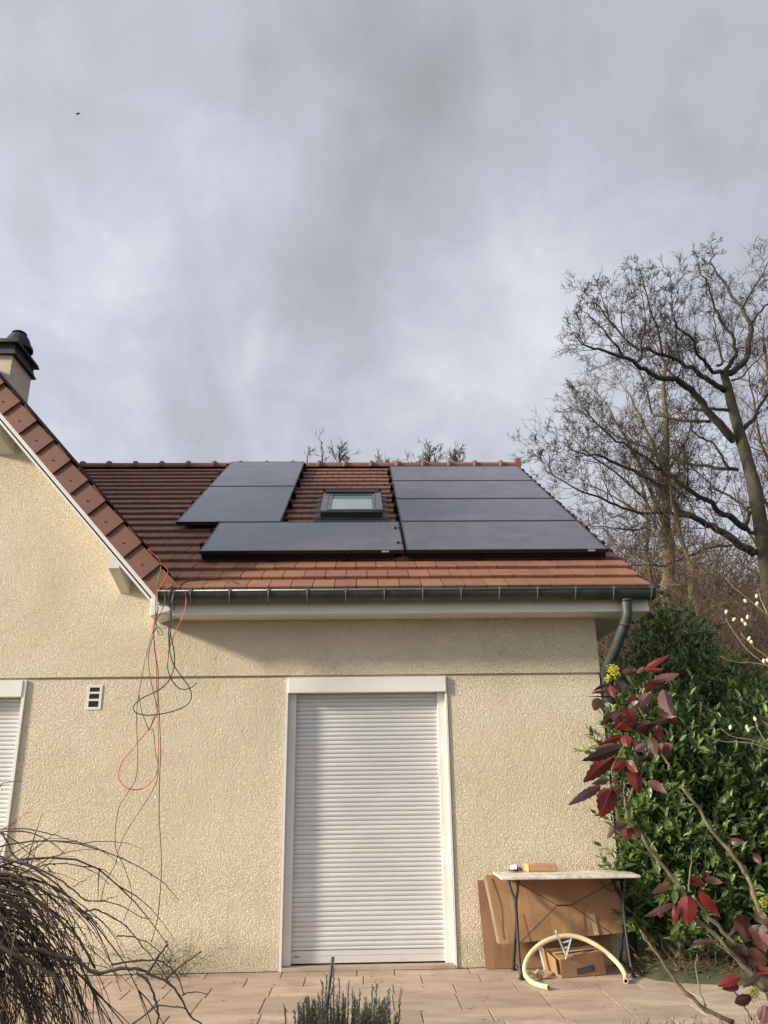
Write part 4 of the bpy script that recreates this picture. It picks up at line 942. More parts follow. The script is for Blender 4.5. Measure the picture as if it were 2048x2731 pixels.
def c4(x, y): return (1380+x*0.4068, 600+y*0.4068)
Yo = 18.0
def trace(pts, y0=0.0, y1=0.0, Yb=Yo, conv=c4):
    n = len(pts); return [at(*conv(*p), Yb+y0+(y1-y0)*i/(n-1)) for i, p in enumerate(pts)]
oak = thing('bare_oak_tree', 'tall leafless oak with a thick greenish trunk and wide zigzag limbs at the right edge', 'tree', (13.2, Yo, 0))
r_ = np.random.default_rng(11)
tk = MB()
trunk = [np.array([13.35, Yo, -0.1]), np.array([13.25, Yo, 3.0])]+trace([(1640,2260),(1600,2000),(1545,1700),(1480,1450),(1410,1200),(1375,1050),(1350,970)])
P_ = smoothpath(trunk, 3); tk.tube(P_, list(np.interp(np.linspace(0, 1, len(P_)), [0, 0.25, 0.6, 1], [0.38, 0.27, 0.20, 0.125])), 14)
part(tk, 'trunk', M_oak, oak, smooth=True)
lb = MB(); tw = MB()
limbs = [([(1355,975),(1420,960),(1500,870),(1525,760),(1525,650),(1470,550),(1400,470),(1320,330),(1270,250),(1285,190)], 0.13, 0.02, 0, 1.5),
 ([(1525,650),(1600,560),(1660,490),(1700,380)], 0.05, 0.02, 0.5, 1), ([(1470,550),(1540,430),(1600,330),(1650,230)], 0.05, 0.015, 0.6, 0),
 ([(1345,985),(1400,900),(1430,830),(1390,720),(1330,620),(1280,500),(1230,360),(1180,270)], 0.09, 0.015, 0, -1.5),
 ([(1350,970),(1280,960),(1240,900),(1180,850),(1140,740),(1050,680),(1010,560),(1010,400)], 0.08, 0.012, 0, -2.5),
 ([(1310,920),(1345,900),(1320,800),(1290,700),(1290,560),(1250,430)], 0.05, 0.012, 0, 1.5),
 ([(1360,1090),(1280,1040),(1200,990),(1130,940),(1060,890),(950,850),(850,815),(790,810),(700,740),(600,620),(520,520),(470,470)], 0.10, 0.012, 0, -2),
 ([(950,850),(920,700),(870,560),(840,430),(800,280)], 0.045, 0.01, -1.5, -3), ([(1060,890),(1040,760),(1030,600),(960,440)], 0.04, 0.01, -1, 1),
 ([(1420,1410),(1330,1320),(1260,1230),(1190,1130),(1110,1060),(1040,1010),(940,1005),(870,970),(780,910),(700,870),(600,840),(500,810),(430,790),(400,750)], 0.15, 0.012, 0, -3.5),
 ([(780,910),(820,860),(810,800),(840,650),(830,520),(800,400)], 0.045, 0.01, -2, -1), ([(700,870),(630,770),(560,680),(480,600),(420,560)], 0.04, 0.01, -2, -4),
 ([(1110,1060),(1010,980),(960,900),(900,760),(860,640)], 0.055, 0.012, -1, 1), ([(600,620),(560,500),(530,400)], 0.025, 0.008, -2, -2), ([(700,740),(680,600),(690,470)], 0.03, 0.008, -2, -1),
 ([(1270,1290),(1100,1280),(960,1260),(880,1230),(850,1100),(800,960),(700,890)], 0.06, 0.012, 0.5, 2.5),
 ([(1450,1605),(1300,1590),(1150,1570),(1040,1530),(900,1480),(700,1400),(560,1330),(450,1250),(400,1150)], 0.065, 0.010, 0, 2),
 ([(1130,1290),(1160,1360),(1280,1430),(1340,1520),(1390,1600)][::-1], 0.05, 0.02, 0, -1),
 ([(1500,1990),(1420,1930),(1320,1880),(1240,1800),(1100,1720),(980,1640),(880,1560),(750,1470),(600,1380),(480,1260),(400,1120)], 0.11, 0.010, 0, -3),
 ([(1555,2155),(1440,2090),(1340,2010),(1240,1960),(1120,1910),(980,1790),(870,1670),(700,1580),(560,1530),(420,1500),(350,1470)], 0.14, 0.010, 0, -3),
 ([(1120,1910),(960,1890),(800,1890),(650,1840),(520,1780),(380,1730),(240,1650),(180,1590)], 0.06, 0.008, -1.5, -3.5),
 ([(240,1650),(180,1540),(140,1450)], 0.015, 0.006, -3, -3), ([(870,1670),(960,1700),(880,1870),(900,1990)][::-1], 0.02, 0.01, -1, -1),
 ([(1620,2040),(1520,2010),(1490,1960),(1510,1880),(1440,1810),(1280,1720),(1250,1680),(1150,1600),(1040,1530)], 0.08, 0.012, 0, 1),
 ([(1400,2100),(1280,2110),(1100,2180),(960,2230),(800,2230),(640,2225)], 0.05, 0.010, -1, -2.5),
 ([(1480,1340),(1560,1240),(1650,1100),(1760,1000)], 0.08, 0.02, 0, 0), ([(1405,1020),(1460,1000),(1540,920),(1660,790)], 0.04, 0.012, 0, 1),
 ([(1180,1210),(1280,1210),(1380,1215)][::-1], 0.06, 0.04, 0, 0), ([(860,1980),(760,2000),(560,1980),(430,1970)], 0.035, 0.008, 2.0, 1.0), ([(560,1980),(620,2060),(660,2110),(800,2130)], 0.02, 0.01, 1, 1)]
for pts, a, b, y0, y1 in limbs:
    big = len(pts) > 6
    dress(lb, trace(pts, y0, y1), a*1.02, b*1.0, r_, per_m=3.2 if big else 2.8, length=(0.5, 1.6) if big else (0.4, 1.25), levels=4, sub=(3, 4), mbtwig=tw, minr=0.0075)
part(lb, 'limbs', M_limb, oak, smooth=True); part(tw, 'twigs', M_twig, oak)

def simple_tree(name, label, base, trunks, rr, bark, twm, per_m=1.6, length=(1.0, 2.4), levels=3, sub=(3, 5), group=None, minr=0.007, one=False):
    t = thing(name, label, 'tree', base, group); a = MB(); b = MB(); c = MB()
    for k, (pts, r0, r1) in enumerate(trunks):
        P = smoothpath(pts, 3)
        if k == 0: a.tube(P, list(np.linspace(r0, r1, len(P))), 10)
        dress(b if k == 0 else b, pts, r0*0.98 if k == 0 else r0, r1, rr, per_m, length, levels, sub, (0.6 if one else 0.3) if k == 0 else (0.4 if one else 0.1), b if one else c, minr)
    part(a, 'trunk', bark, t, smooth=True); part(b, 'branches', bark, t, smooth=True); 
    if not one: part(c, 'twigs', twm, t)
    return t
Yt = 21.0
def px(x, y, Y): return at(x, y, Y)
g0 = at(1790, 1700, Yt)
simple_tree('ivy_barked_tree', 'pale brown double stemmed bare tree rising just behind the tall laurel', (g0[0], Yt, 0),
  [([np.array([g0[0]+0.2, Yt, 0]), px(1786,1651,Yt), px(1783,1543,Yt), px(1784,1462,Yt), px(1773,1381,Yt), px(1778,1327,Yt), px(1776,1150,Yt), px(1770,1020,Yt), px(1790,930,Yt)], 0.30, 0.03),
   ([px(1782,1440,Yt), px(1755,1350,Yt-0.5), px(1735,1310,Yt-1), px(1700,1230,Yt-1.5), px(1640,1120,Yt-2), px(1600,1050,Yt-2)], 0.12, 0.015),
   ([px(1775,1300,Yt), px(1740,1180,Yt+1), px(1690,1080,Yt+1), px(1650,1010,Yt+1)], 0.08, 0.015),
   ([px(1784,1600,Yt), px(1745,1560,Yt-0.5), px(1728,1500,Yt-1), px(1725,1420,Yt-1), px(1720,1320,Yt-1), px(1690,1240,Yt-1)], 0.10, 0.02),
   ([px(1778,1260,Yt), px(1830,1180,Yt+1), px(1850,1080,Yt+1)], 0.06, 0.015), ([px(1784,1480,Yt), px(1800,1400,Yt+1), px(1812,1300,Yt+1), px(1810,1200,Yt+1)], 0.07, 0.015),
   ([px(1720,1330,Yt-1), px(1640,1260,Yt-1.5), px(1570,1210,Yt-2), px(1530,1170,Yt-2)], 0.05, 0.01), ([px(1735,1390,Yt-0.5), px(1660,1340,Yt-1), px(1590,1300,Yt-1), px(1540,1290,Yt-1)], 0.04, 0.01)],
  np.random.default_rng(21), M_ivybark, M_brush, per_m=2.4, length=(0.9, 2.4), levels=4, sub=(3,4))
Yt2 = 16.0; g0 = at(1875, 1750, Yt2)
simple_tree('leaning_bare_tree', 'slender leaning bare tree forking low, between the laurel and the oak', (g0[0], Yt2, 0),
  [([np.array([g0[0]+0.3, Yt2, 0]), px(1890,1720,Yt2), px(1870,1640,Yt2), px(1845,1590,Yt2), px(1840,1516,Yt2), px(1816,1435,Yt2), px(1800,1370,Yt2), px(1790,1300,Yt2)], 0.16, 0.02),
   ([px(1865,1625,Yt2), px(1890,1590,Yt2+0.5), px(1910,1530,Yt2+0.8), px(1920,1470,Yt2+1)], 0.05, 0.012),
   ([px(1866,1640,Yt2), px(1920,1610,Yt2-0.5), px(1980,1605,Yt2-1)], 0.04, 0.012), ([px(1842,1540,Yt2), px(1870,1480,Yt2), px(1880,1400,Yt2)], 0.04, 0.012)],
  np.random.default_rng(22), M_ivybark, M_brush, per_m=2.4, length=(0.6, 1.5))
Yt3 = 24.0; g0 = at(2140, 1750, Yt3)
simple_tree('reddish_bare_tree', 'reddish brown finely twigged tree behind the oak trunk at the right edge', (g0[0], Yt3, 0),
  [([np.array([g0[0], Yt3, 0]), px(2120,1600,Yt3), px(2090,1400,Yt3), px(2070,1200,Yt3), px(2050,1020,Yt3), px(2035,880,Yt3)], 0.25, 0.03),
   ([px(2100,1450,Yt3), px(2040,1330,Yt3), px(2000,1200,Yt3), px(1970,1090,Yt3)], 0.09, 0.015), ([px(2080,1300,Yt3), px(2030,1180,Yt3), px(2010,1060,Yt3), px(1990,960,Yt3)], 0.08, 0.015),
   ([px(2110,1550,Yt3), px(2040,1480,Yt3), px(1990,1400,Yt3), px(1960,1300,Yt3)], 0.09, 0.015), ([px(2060,1100,Yt3), px(2090,980,Yt3), px(2080,850,Yt3)], 0.05, 0.012)],
  np.random.default_rng(23), M_brushred, M_brushred, per_m=2.6, length=(0.9, 2.2), sub=(4, 5))
# tree tops showing over the ridge
Yk = 27.0
def ridge_tree(x, tops, label, seed, lean=0):
    g0 = at(x, 1400, Yk); tr = [([np.array([g0[0], Yk, 0]), np.array([g0[0]+0.1, Yk, 5.0]), at(x, 1330, Yk), at(tops[0][0], tops[0][1]+55, Yk), at(tops[0][0], tops[0][1]+12, Yk)], 0.28, 0.02)]
    for (a, b) in tops[1:]: tr.append(([at(x, 1330, Yk), at((a+x)/2, b+90, Yk+0.6), at(a, b+45, Yk+0.4), at(a, b+12, Yk)], 0.09, 0.014))
    simple_tree('treetop', label, (g0[0], Yk, 0), tr, np.random.default_rng(seed), M_oak, M_twig, per_m=1.5, length=(0.4, 1.05), levels=3, sub=(2, 4), group='bare treetops behind the ridge', minr=0.011, one=True)
ridge_tree(880, [(905, 1195), (860, 1185), (820, 1205), (925, 1225)], 'bare treetop over the ridge just right of the upper left panels', 31)
ridge_tree(1012, [(1012, 1225), (995, 1240)], 'smallest bare treetop over the middle of the ridge', 32)
ridge_tree(1165, [(1145, 1195), (1105, 1225), (1160, 1195)], 'bare treetop with a bent limb over the ridge above the right panels', 33)
ridge_tree(1205, [(1215, 1200), (1195, 1215), (1228, 1215)], 'bare fan shaped treetop over the ridge, nearest the ridge end', 34)

# thicket of brush filling the lower right background
def thicket(name, label, n, xr, yr, hr, m, seed, rad=(0.006, 0.02), curve=0.5):
    r_ = np.random.default_rng(seed); mb = MB()
    for k in range(n):
        Y = r_.uniform(*yr); x = r_.uniform(*xr)*(Y+7.4)/25.0; z = max(0, hz(x, Y)); H = r_.uniform(*hr)
        p = np.array([x, Y, z+r_.uniform(0, H*0.78)]); d = unit(np.array([r_.normal()*0.6, r_.normal()*0.3, 1.0])); pts = [p]; ln = H*r_.uniform(0.25, 0.6)
        for i in range(6): d = unit(d+r_.normal(size=3)*np.array([curve, curve*0.5, curve*0.6])+np.array([0, 0, 0.02])); p = p+d*ln/6; pts.append(p)
        rd = r_.uniform(*rad); mb.twig(pts, np.linspace(rd, rd*0.4, 7), 3, r_.uniform())
        for q in range(5):
            i = r_.integers(1, 6); d2 = unit(d+perp(d, r_)*1.2); p2 = pts[i]; pp = [p2]
            for j in range(3): d2 = unit(d2+r_.normal(size=3)*0.5); p2 = p2+d2*ln*0.12; pp.append(p2)
            mb.twig(pp, np.linspace(rd*0.55, rd*0.3, 4), 3, r_.uniform())
    o = mb.build(name, m); return tag(o, label, 'undergrowth', kind='stuff')
thicket('woodland', 'brown tangle of bare brushwood filling the background behind the laurels', 13000, (6.1, 13.2), (23, 38), (4.0, 11.5), M_brush, 41, (0.010, 0.028))
thicket('brushwood', 'reddish leafless scrub behind the hedge at the right edge', 6000, (6.6, 13.5), (10, 21), (2.6, 7.2), M_brushred, 42, (0.004, 0.012), 0.6)

# ------------------------------------------------------------------ leaves
def leaf_template(kind):
    if kind == 'laurel': prof = [(0, 0.05), (0.25, 0.36), (0.55, 0.42), (0.85, 0.20), (1.0, 0.02)]; fold = 0.35; curl = -0.12
    elif kind == 'needle': prof = [(0, 0.5), (0.6, 0.5), (1.0, 0.1)]; fold = 0.0; curl = 0
    V, F = [], []
    for t, w in prof: V += [(-w, t, fold*w), (0, t, 0), (w, t, fold*w)]
    V = [(x, y, z+curl*y*y) for x, y, z in V]
    for i in range(len(prof)-1):
        a = i*3; F += [(a, a+1, a+4, a+3), (a+1, a+2, a+5, a+4)]
    return np.array(V, float), np.array(F, int)
def put_leaves(mb, kind, pos_, dirs, ups, length, width, rv):
    V, F = leaf_template(kind); pos_ = np.array(pos_, float); dirs = np.array(dirs, float); ups = np.array(ups, float); n = len(pos_)
    length = np.array(length)[:, None]; width = np.array(width)[:, None]
    dirs /= np.linalg.norm(dirs, axis=1, keepdims=True)+1e-9
    s = np.cross(dirs, ups); s /= np.linalg.norm(s, axis=1, keepdims=True)+1e-9; u = np.cross(s, dirs)
    W = pos_[:, None, :]+s[:, None, :]*(V[None, :, 0:1]*width[:, None])+dirs[:, None, :]*(V[None, :, 1:2]*length[:, None])+u[:, None, :]*(V[None, :, 2:3]*length[:, None]*0.6)
    FF = (F[None]+(np.arange(n)*len(V))[:, None, None]).reshape(-1, 4)
    mb.bulk(W.reshape(-1, 3), FF, np.repeat(np.array(rv), len(F)))
def shoots(mbl, mbs, n, sampler, r_, ln=(0.18, 0.35), leaf=(0.07, 0.12), nl=9, wid=0.36, stem=0.003, dens_col=None):
    P, D, U_, Ls, Ws, Rv = [], [], [], [], [], []
    for k in range(n):
        p, d = sampler(r_); l = r_.uniform(*ln); d = unit(d+r_.normal(size=3)*0.25); pts = [p]; q = p.copy(); dd = d
        for i in range(3): dd = unit(dd+r_.normal(size=3)*0.10+np.array([0, 0, 0.08])); q = q+dd*l/3; pts.append(q)
        mbs.twig(pts, np.linspace(stem, stem*0.5, 4), 3, r_.uniform()); tone = r_.uniform(0, 0.6); side = perp(d, r_)
        for j in range(nl):
            t = 0.12+0.88*j/(nl-1); f = t*3; i = min(int(f), 2); b = pts[i]+(pts[i+1]-pts[i])*(f-i); tg = unit(pts[i+1]-pts[i]); side = unit(np.cross(tg, side)*0.8+side*0.35*(-1)**j+r_.normal(size=3)*0.15); side = unit(side-tg*(side@tg))
            a = r_.uniform(0.6, 1.15)*(1.15-0.6*t); P.append(b); D.append(tg*math.cos(a)+side*math.sin(a)+np.array([0, 0, -0.05])); U_.append(tg+np.array([0, 0, 0.4])); L1 = r_.uniform(*leaf)*(1.0-0.45*t)*r_.choice([1.0, 1.0, 0.7]); Ls.append(L1); Ws.append(L1*wid*r_.uniform(0.85, 1.15)*1.1); Rv.append(min(1, max(0, tone+0.30*t+r_.normal()*0.17)))
    put_leaves(mbl, 'laurel', P, D, U_, Ls, Ws, Rv)
# front hedge: several lobes (centre, radii)
def lobes_sampler(lobes, inner=0.72, front=True):
    vols = np.array([l[1][0]*l[1][2]+l[1][1]*l[1][2] for l in lobes]); vols = vols/vols.sum()
    def f(r_):
        while True:
            c, rad = lobes[r_.choice(len(lobes), p=vols)]; v = unit(r_.normal(size=3))
            if front and v[1] > 0.35: continue
            k = r_.uniform(inner, 1.0)*(1+0.10*math.sin(v[0]*7+v[2]*9+c[0]*3)); p = np.array(c)+v*np.array(rad)*k
            if p[2] < 0.12: continue
            if p[0] < XW+0.12 and p[1] > -0.08: continue
            if p[0] < XW+0.05 and p[2] < 1.5 and p[1] > -0.6 and p[2] > 0.3 and p[0] < XW-0.02: continue
            return p, unit(v*np.array([1, 1, 0.6])+np.array([0, -0.1, 0.75]))
    return f
def laurel(name, label, loc, lobes, n, seed, leaf, ln, m, stems, nl=9, inner=0.7, stem=0.003):
    t = thing(name, label, 'shrub', loc); a, b = MB(), MB(); r_ = np.random.default_rng(seed)
    shoots(a, b, n, lobes_sampler(lobes, inner), r_, ln, leaf, nl, stem=stem, wid=0.40)
    for (p, q) in stems:
        for k in range(3):
            P = [np.array(p)+r_.normal(size=3)*np.array([0.1, 0.1, 0])]; e = np.array(q)+r_.normal(size=3)*0.25
            for i in range(1, 5): P.append(P[0]+(e-P[0])*i/4+r_.normal(size=3)*0.05)
            b.tube(P, [0.018, 0.015, 0.012, 0.009, 0.006], 6)
    part(a, 'foliage', m, t, smooth=True); part(b, 'stems', M_stem, t)
H_lobes = [((2.44, -0.12, 1.30), (0.27, 0.26, 0.95)), ((2.50, -0.16, 0.62), (0.34, 0.34, 0.62)), ((2.36, -0.20, 1.65), (0.30, 0.20, 0.36)), ((2.75, 0.0, 1.0), (0.45, 0.5, 1.0)), ((2.95, 0.35, 0.75), (0.62, 0.75, 0.85)), ((2.72, 0.25, 1.25), (0.42, 0.5, 0.65)), ((3.45, 0.3, 1.35), (0.7, 0.8, 0.75)), ((3.9, 0.2, 0.8), (0.9, 0.9, 0.95)), ((4.6, 0.4, 1.2), (0.9, 0.9, 0.9)), ((3.2, 0.1, 0.55), (0.7, 0.7, 0.5)), ((2.85, 0.5, 1.75), (0.35, 0.4, 0.45))]
laurel('laurel_hedge', 'glossy green laurel hedge crowding the right corner of the house beside the table', (3.3, 0.3, 0), H_lobes, 2400, 51, (0.095, 0.165), (0.20, 0.36), M_laurel,
       [((2.8, 0.1, 0), (2.7, 0.0, 1.2)), ((3.3, 0.1, 0), (3.3, 0, 1.4)), ((3.9, 0.1, 0), (4.0, 0, 1.3)), ((2.5, -0.1, 0), (2.4, -0.1, 0.8)), ((2.6, 0.3, 0), (2.55, 0.3, 1.8))], inner=0.55)
T_lobes = [((4.15, 4.3, 1.9), (0.95, 0.9, 1.25)), ((4.45, 4.4, 2.7), (0.7, 0.8, 0.95)), ((4.7, 4.5, 3.35), (0.38, 0.4, 0.52)), ((3.75, 4.0, 2.25), (0.75, 0.7, 0.75)), ((5.0, 4.2, 1.9), (0.8, 0.8, 1.0)), ((3.3, 3.6, 1.5), (0.9, 0.8, 1.0)), ((5.6, 4.2, 1.3), (0.9, 0.9, 0.95)), ((4.2, 3.5, 1.2), (1.2, 0.8, 1.0)), ((3.45, 4.0, 2.05), (0.62, 0.6, 0.65)), ((5.2, 4.3, 2.3), (0.55, 0.6, 0.7))]
laurel('tall_laurel', 'tall dark laurel with a pointed top, standing behind the front hedge', (4.3, 4.3, 0), T_lobes, 3700, 52, (0.095, 0.16), (0.25, 0.45), M_laurelfar,
       [((4.2, 4.2, 0), (4.2, 4.2, 2.4)), ((4.6, 4.3, 0), (4.65, 4.4, 3.3)), ((5.0, 4.2, 0), (5.1, 4.2, 1.8)), ((3.8, 4.0, 0), (3.7, 3.9, 2.2))], inner=0.5, nl=9)
# litter and dead stalks below the hedge
r_ = np.random.default_rng(60); lm = MB(); P, D, U_, Ls, Ws, Rv = [], [], [], [], [], []
for k in range(900):
    x = r_.uniform(2.1, 4.2); y = r_.uniform(-0.75, 0.1); 
    if y < -0.36-(x-2.1)*0.55 and x < 2.75: continue
    P.append((x, y, 0.02+abs(r_.normal())*0.03)); D.append((r_.normal(), r_.normal(), r_.normal()*0.3)); U_.append((r_.normal()*0.5, r_.normal()*0.5, 1)); l = r_.uniform(0.03, 0.08); Ls.append(l); Ws.append(l*0.4); Rv.append(r_.uniform())
put_leaves(lm, 'laurel', P, D, U_, Ls, Ws, Rv)
for k in range(240):
    x = r_.uniform(2.25, 4.0); y = r_.uniform(-0.6, 0.0); p = np.array([x, y, 0.02]); d = unit(np.array([r_.normal()*0.5, r_.normal()*0.4, 1.0])); pts = [p]; l = r_.uniform(0.12, 0.4)
    for i in range(3): d = unit(d+r_.normal(size=3)*0.35); p = p+d*l/3; pts.append(p)
    lm.twig(pts, np.linspace(0.0028, 0.0012, 4), 3, r_.uniform())
tag(lm.build('leaf_litter', M_litter), 'dry leaves and dead stalks on the earth under the laurel hedge', 'leaf litter', kind='stuff')
gr = MB()
for k in range(2600):
    if k % 2: x = r_.uniform(1.6, 3.6); y = r_.uniform(-2.7, -1.72)
    else: x = r_.uniform(2.1, 3.2); y = -0.30-(x-2.1)*0.55+r_.uniform(-0.07, 0.12)
    if k % 2 == 0 and x > 2.8: y = r_.uniform(-1.0, -0.6)
    l = r_.uniform(0.03, 0.11) if k % 2 else r_.uniform(0.015, 0.05); p = np.array([x, y, 0.0 if k % 2 == 0 else -0.02]); d = unit(np.array([r_.normal()*0.4, r_.normal()*0.4, 1])); q = p+d*l*0.6; e = q+unit(d+r_.normal(size=3)*0.4)*l*0.4
    gr.twig([p, q, e], [0.0022, 0.0018, 0.0005], 3, r_.uniform())
tag(gr.build('grass', M_grass), 'short grass and moss along the paving edges on the right', 'grass', kind='stuff')

# ------------------------------------------------------------------ mahonia in the right foreground
Ym = -4.4
def cA(x, y): return (1480+x*0.2532, 1740+y*0.2532)
def cB(x, y): return (1600+x*0.2854, 2100+y*0.2854)
mah = thing('mahonia_shrub', 'leggy shrub with glossy dark red spiny leaves in the right foreground', 'shrub', (1.45, Ym, 0))
r_ = np.random.default_rng(71); ms_ = MB()
def stemline(pts, conv, r0, r1, y0=0.0, y1=0.0):
    P = smoothpath([at(*(conv(*p) if conv else p), Ym+y0+(y1-y0)*i/(len(pts)-1)) for i, p in enumerate(pts)], 4)
    P = [p+r_.normal(size=3)*0.0018 for p in P]; n = len(P)
    ms_.tube(P, [(r0+(r1-r0)*i/(n-1))*0.8*(1.3 if i % 5 == 0 else 1.0) for i in range(n)], 8)
base_ = [np.array([1.50, Ym+0.05, 0.0]), np.array([1.42, Ym, 0.35])]
for tip in (at(2048, 2650, Ym), at(2050, 2480, Ym-0.05), at(1960, 2735, Ym+0.05)):
    ms_.tube(smoothpath(base_+[tip], 4), [0.011]*8+[0.009], 8)
stemline([(1560,1900),(1400,1720),(1230,1560),(1080,1380),(900,1230),(790,980),(700,870),(500,630),(380,430),(250,230),(240,100),(220,-60)], cB, 0.0105, 0.0050, 0, 0.05)
stemline([(1570,1350),(1530,1260),(1470,1100),(1400,880),(1330,760),(1200,580),(1050,420),(920,200),(770,0)], cB, 0.0105, 0.0062, -0.05, -0.02)
stemline([(1210,1240),(1190,1180),(1120,1050),(1050,960),(1000,860)], cA, 0.006, 0.004, -0.02, -0.03)
stemline([(1260,2200),(1040,2100),(900,2000),(750,1860),(640,1720),(540,1560),(440,1440),(370,1330)], cB, 0.009, 0.0040, 0.05, 0.06)
stemline([(1280,1480),(1100,1300),(940,1130),(860,1000)], cB, 0.0085, 0.006, 0.0, 0.0); stemline([(1230,1560),(1150,1500),(1090,1450),(1000,1380)], cB, 0.004, 0.002)
stemline([(990,2050),(930,1900),(900,1700),(910,1550)], cB, 0.004, 0.002, 0.03, 0.08); stemline([(830,980),(835,850),(855,700),(860,590)], cB, 0.004, 0.002, 0.0, 0.05)
stemline([(760,1640),(720,1500),(640,1350),(600,1200),(700,1050),(740,900)], cA, 0.0045, 0.003, 0.05, 0.0); stemline([(740,1640),(800,1500),(900,1300),(960,1100),(1010,850),(900,600),(700,300)], cA, 0.0045, 0.003, 0.04, 0.0)
stemline([(1420,2170),(1360,2060),(1300,1960),(1240,1900)], cB, 0.004, 0.003)
part(ms_, 'stems', M_mahstem, mah, smooth=True)
# spiny leaflet
def leaflet(mb, base, tip, width, roll, depth, rr):
    b = np.array(base); t = np.array(tip)+np.array([0, depth, 0]); d = t-b; ln = np.linalg.norm(d); d = d/ln
    vdir = unit(b-CAMP); s = unit(np.cross(d, vdir)); nrm = np.cross(s, d); ca, sa = math.cos(roll), math.sin(roll); s, nrm = s*ca+nrm*sa, nrm*ca-s*sa
    n = 12; Lp, Cp, Rp = [], [], []
    for i in range(n+1):
        u = i/n; w = math.sin(math.pi*min(1, u**0.8*0.97+0.03))**0.75*(1-0.25*u)
        tooth = 1.0 if (i % 2 or i in (0, n)) else 0.84
        bend = -0.10*ln*u*u+0.03*ln*math.sin(u*6+rr*6); c = b+d*ln*u+nrm*bend; Cp.append(c); ww = width/2*w*tooth
        f = 0.28+0.18*math.sin(u*3+rr*9); Lp.append(c-s*ww+nrm*ww*f+d*(0.01*ln if i % 2 else 0)); Rp.append(c+s*ww+nrm*ww*f+d*(0.01*ln if i % 2 else 0))
    Lp[-1] = Cp[-1]+d*0.001-s*0.0004; Rp[-1] = Cp[-1]+d*0.001+s*0.0004
    V = Lp+Cp+Rp; m = n+1
    mb.add(V, [(i, m+i, m+i+1, i+1) for i in range(n)]+[(m+i, 2*m+i, 2*m+i+1, m+i+1) for i in range(n)], rr)
LA = [(945,175,1190,40,60,'r'),(850,200,710,195,110,'p'),(840,210,740,265,90,'p'),(940,190,1120,185,50,'r'),(935,150,850,235,50,'p'),(1040,300,1305,235,100,'p'),(1060,300,920,430,90,'r'),(1080,330,1170,300,50,'r'),
(1140,395,1200,695,150,'p'),(990,430,860,575,120,'p'),(700,620,465,765,90,'m'),(830,640,650,810,180,'r'),(860,500,700,560,80,'m'),(1020,740,850,805,90,'m'),(1190,700,1020,745,70,'p'),(1195,705,1330,755,100,'m'),
(740,870,750,1000,110,'r'),(720,880,465,965,50,'r'),(690,1010,260,1140,110,'m'),(690,985,400,1015,70,'p'),(620,1095,290,1365,150,'r'),(745,1145,600,1245,90,'r'),(745,1145,845,1265,90,'r'),(850,1235,885,1485,155,'r'),
(1060,1045,1225,985,135,'r'),(980,1100,900,1145,70,'m'),(950,960,805,1055,70,'p'),(600,1440,490,1730,200,'r'),(560,1340,380,1395,60,'m'),(480,1400,148,1615,90,'m'),(700,1400,590,1480,80,'m'),(975,1360,1165,1475,95,'p'),
(740,1805,585,1855,60,'m'),(640,1830,555,1965,45,'p'),(765,1845,760,1985,125,'r'),(835,1825,905,1955,80,'m'),(560,335,405,392,40,'m'),(590,380,380,440,45,'m'),(690,462,330,468,18,'m'),(470,480,390,625,105,'m'),
(700,300,600,400,110,'m'),(1000,890,1050,1110,100,'m'),(760,330,690,430,110,'m'),(780,600,870,520,90,'m'),(950,700,1010,820,90,'m'),(650,1330,600,1390,60,'r'),(790,940,880,990,70,'m'),(620,640,560,700,80,'m')]
g = random.Random(99)
for k in range(10):
    a = g.uniform(560, 1080); b = g.uniform(330, 1150); an = g.uniform(-0.4, 3.5); l_ = g.uniform(110, 210)
    LA.append((a, b, a+l_*math.cos(an), b+l_*math.sin(an)*0.8, g.uniform(60, 120), 'm' if k % 3 else 'r'))
LB = [(650,890,490,1000,70,'m'),(840,840,985,925,80,'r'),(990,850,1125,885,60,'m'),(820,1020,830,1300,150,'r'),(700,1110,725,1295,55,'r'),(690,1090,415,1225,55,'m'),(560,1150,550,1215,60,'r'),(930,985,1130,1205,90,'r'),
(870,1450,1080,1425,45,'m'),(1020,1430,1070,1440,45,'r'),(1330,1185,1370,1440,140,'m'),(1420,1290,1520,1520,170,'m'),(1235,1520,1440,1600,140,'m'),(1520,1280,1575,1500,110,'p'),(1300,1770,1125,1870,80,'r'),(1300,1860,1130,1880,60,'r'),
(1450,1690,1555,1700,70,'r'),(1410,1955,1200,2000,80,'m'),(1520,1740,1290,1850,60,'p'),(1550,2040,1490,2210,120,'p'),(1320,1230,1205,1425,35,'p'),(1450,1180,1560,1260,90,'m'),(1380,1560,1560,1620,130,'m'),(1000,830,930,790,50,'r'),(1440,620,1500,720,60,'m'),(1200,500,1330,510,60,'m')]
mats = {'r': MB(), 'm': MB(), 'p': MB()}
i = 0
for lst, conv, sc, off in ((LA, cA, 0.2532, -0.02), (LB, cB, 0.2854, 0.0)):
    for (a, b, c, d, w_, k) in lst:
        g = random.Random(i); i += 1; y = Ym+off+g.uniform(-0.06, 0.04)
        p0 = at(*conv(a, b), y); p1 = at(*conv(c, d), y); dist = (y-CAMP[1])*1.08
        leaflet(mats[k], p0, p1, w_*sc/FPX*dist*1.18, g.uniform(-0.5, 0.5), g.uniform(-0.035, 0.02), g.random())
part(mats['r'], 'red_leaves', M_red, mah); part(mats['m'], 'maroon_leaves', M_maroon, mah); part(mats['p'], 'mauve_leaves', M_mauve, mah)
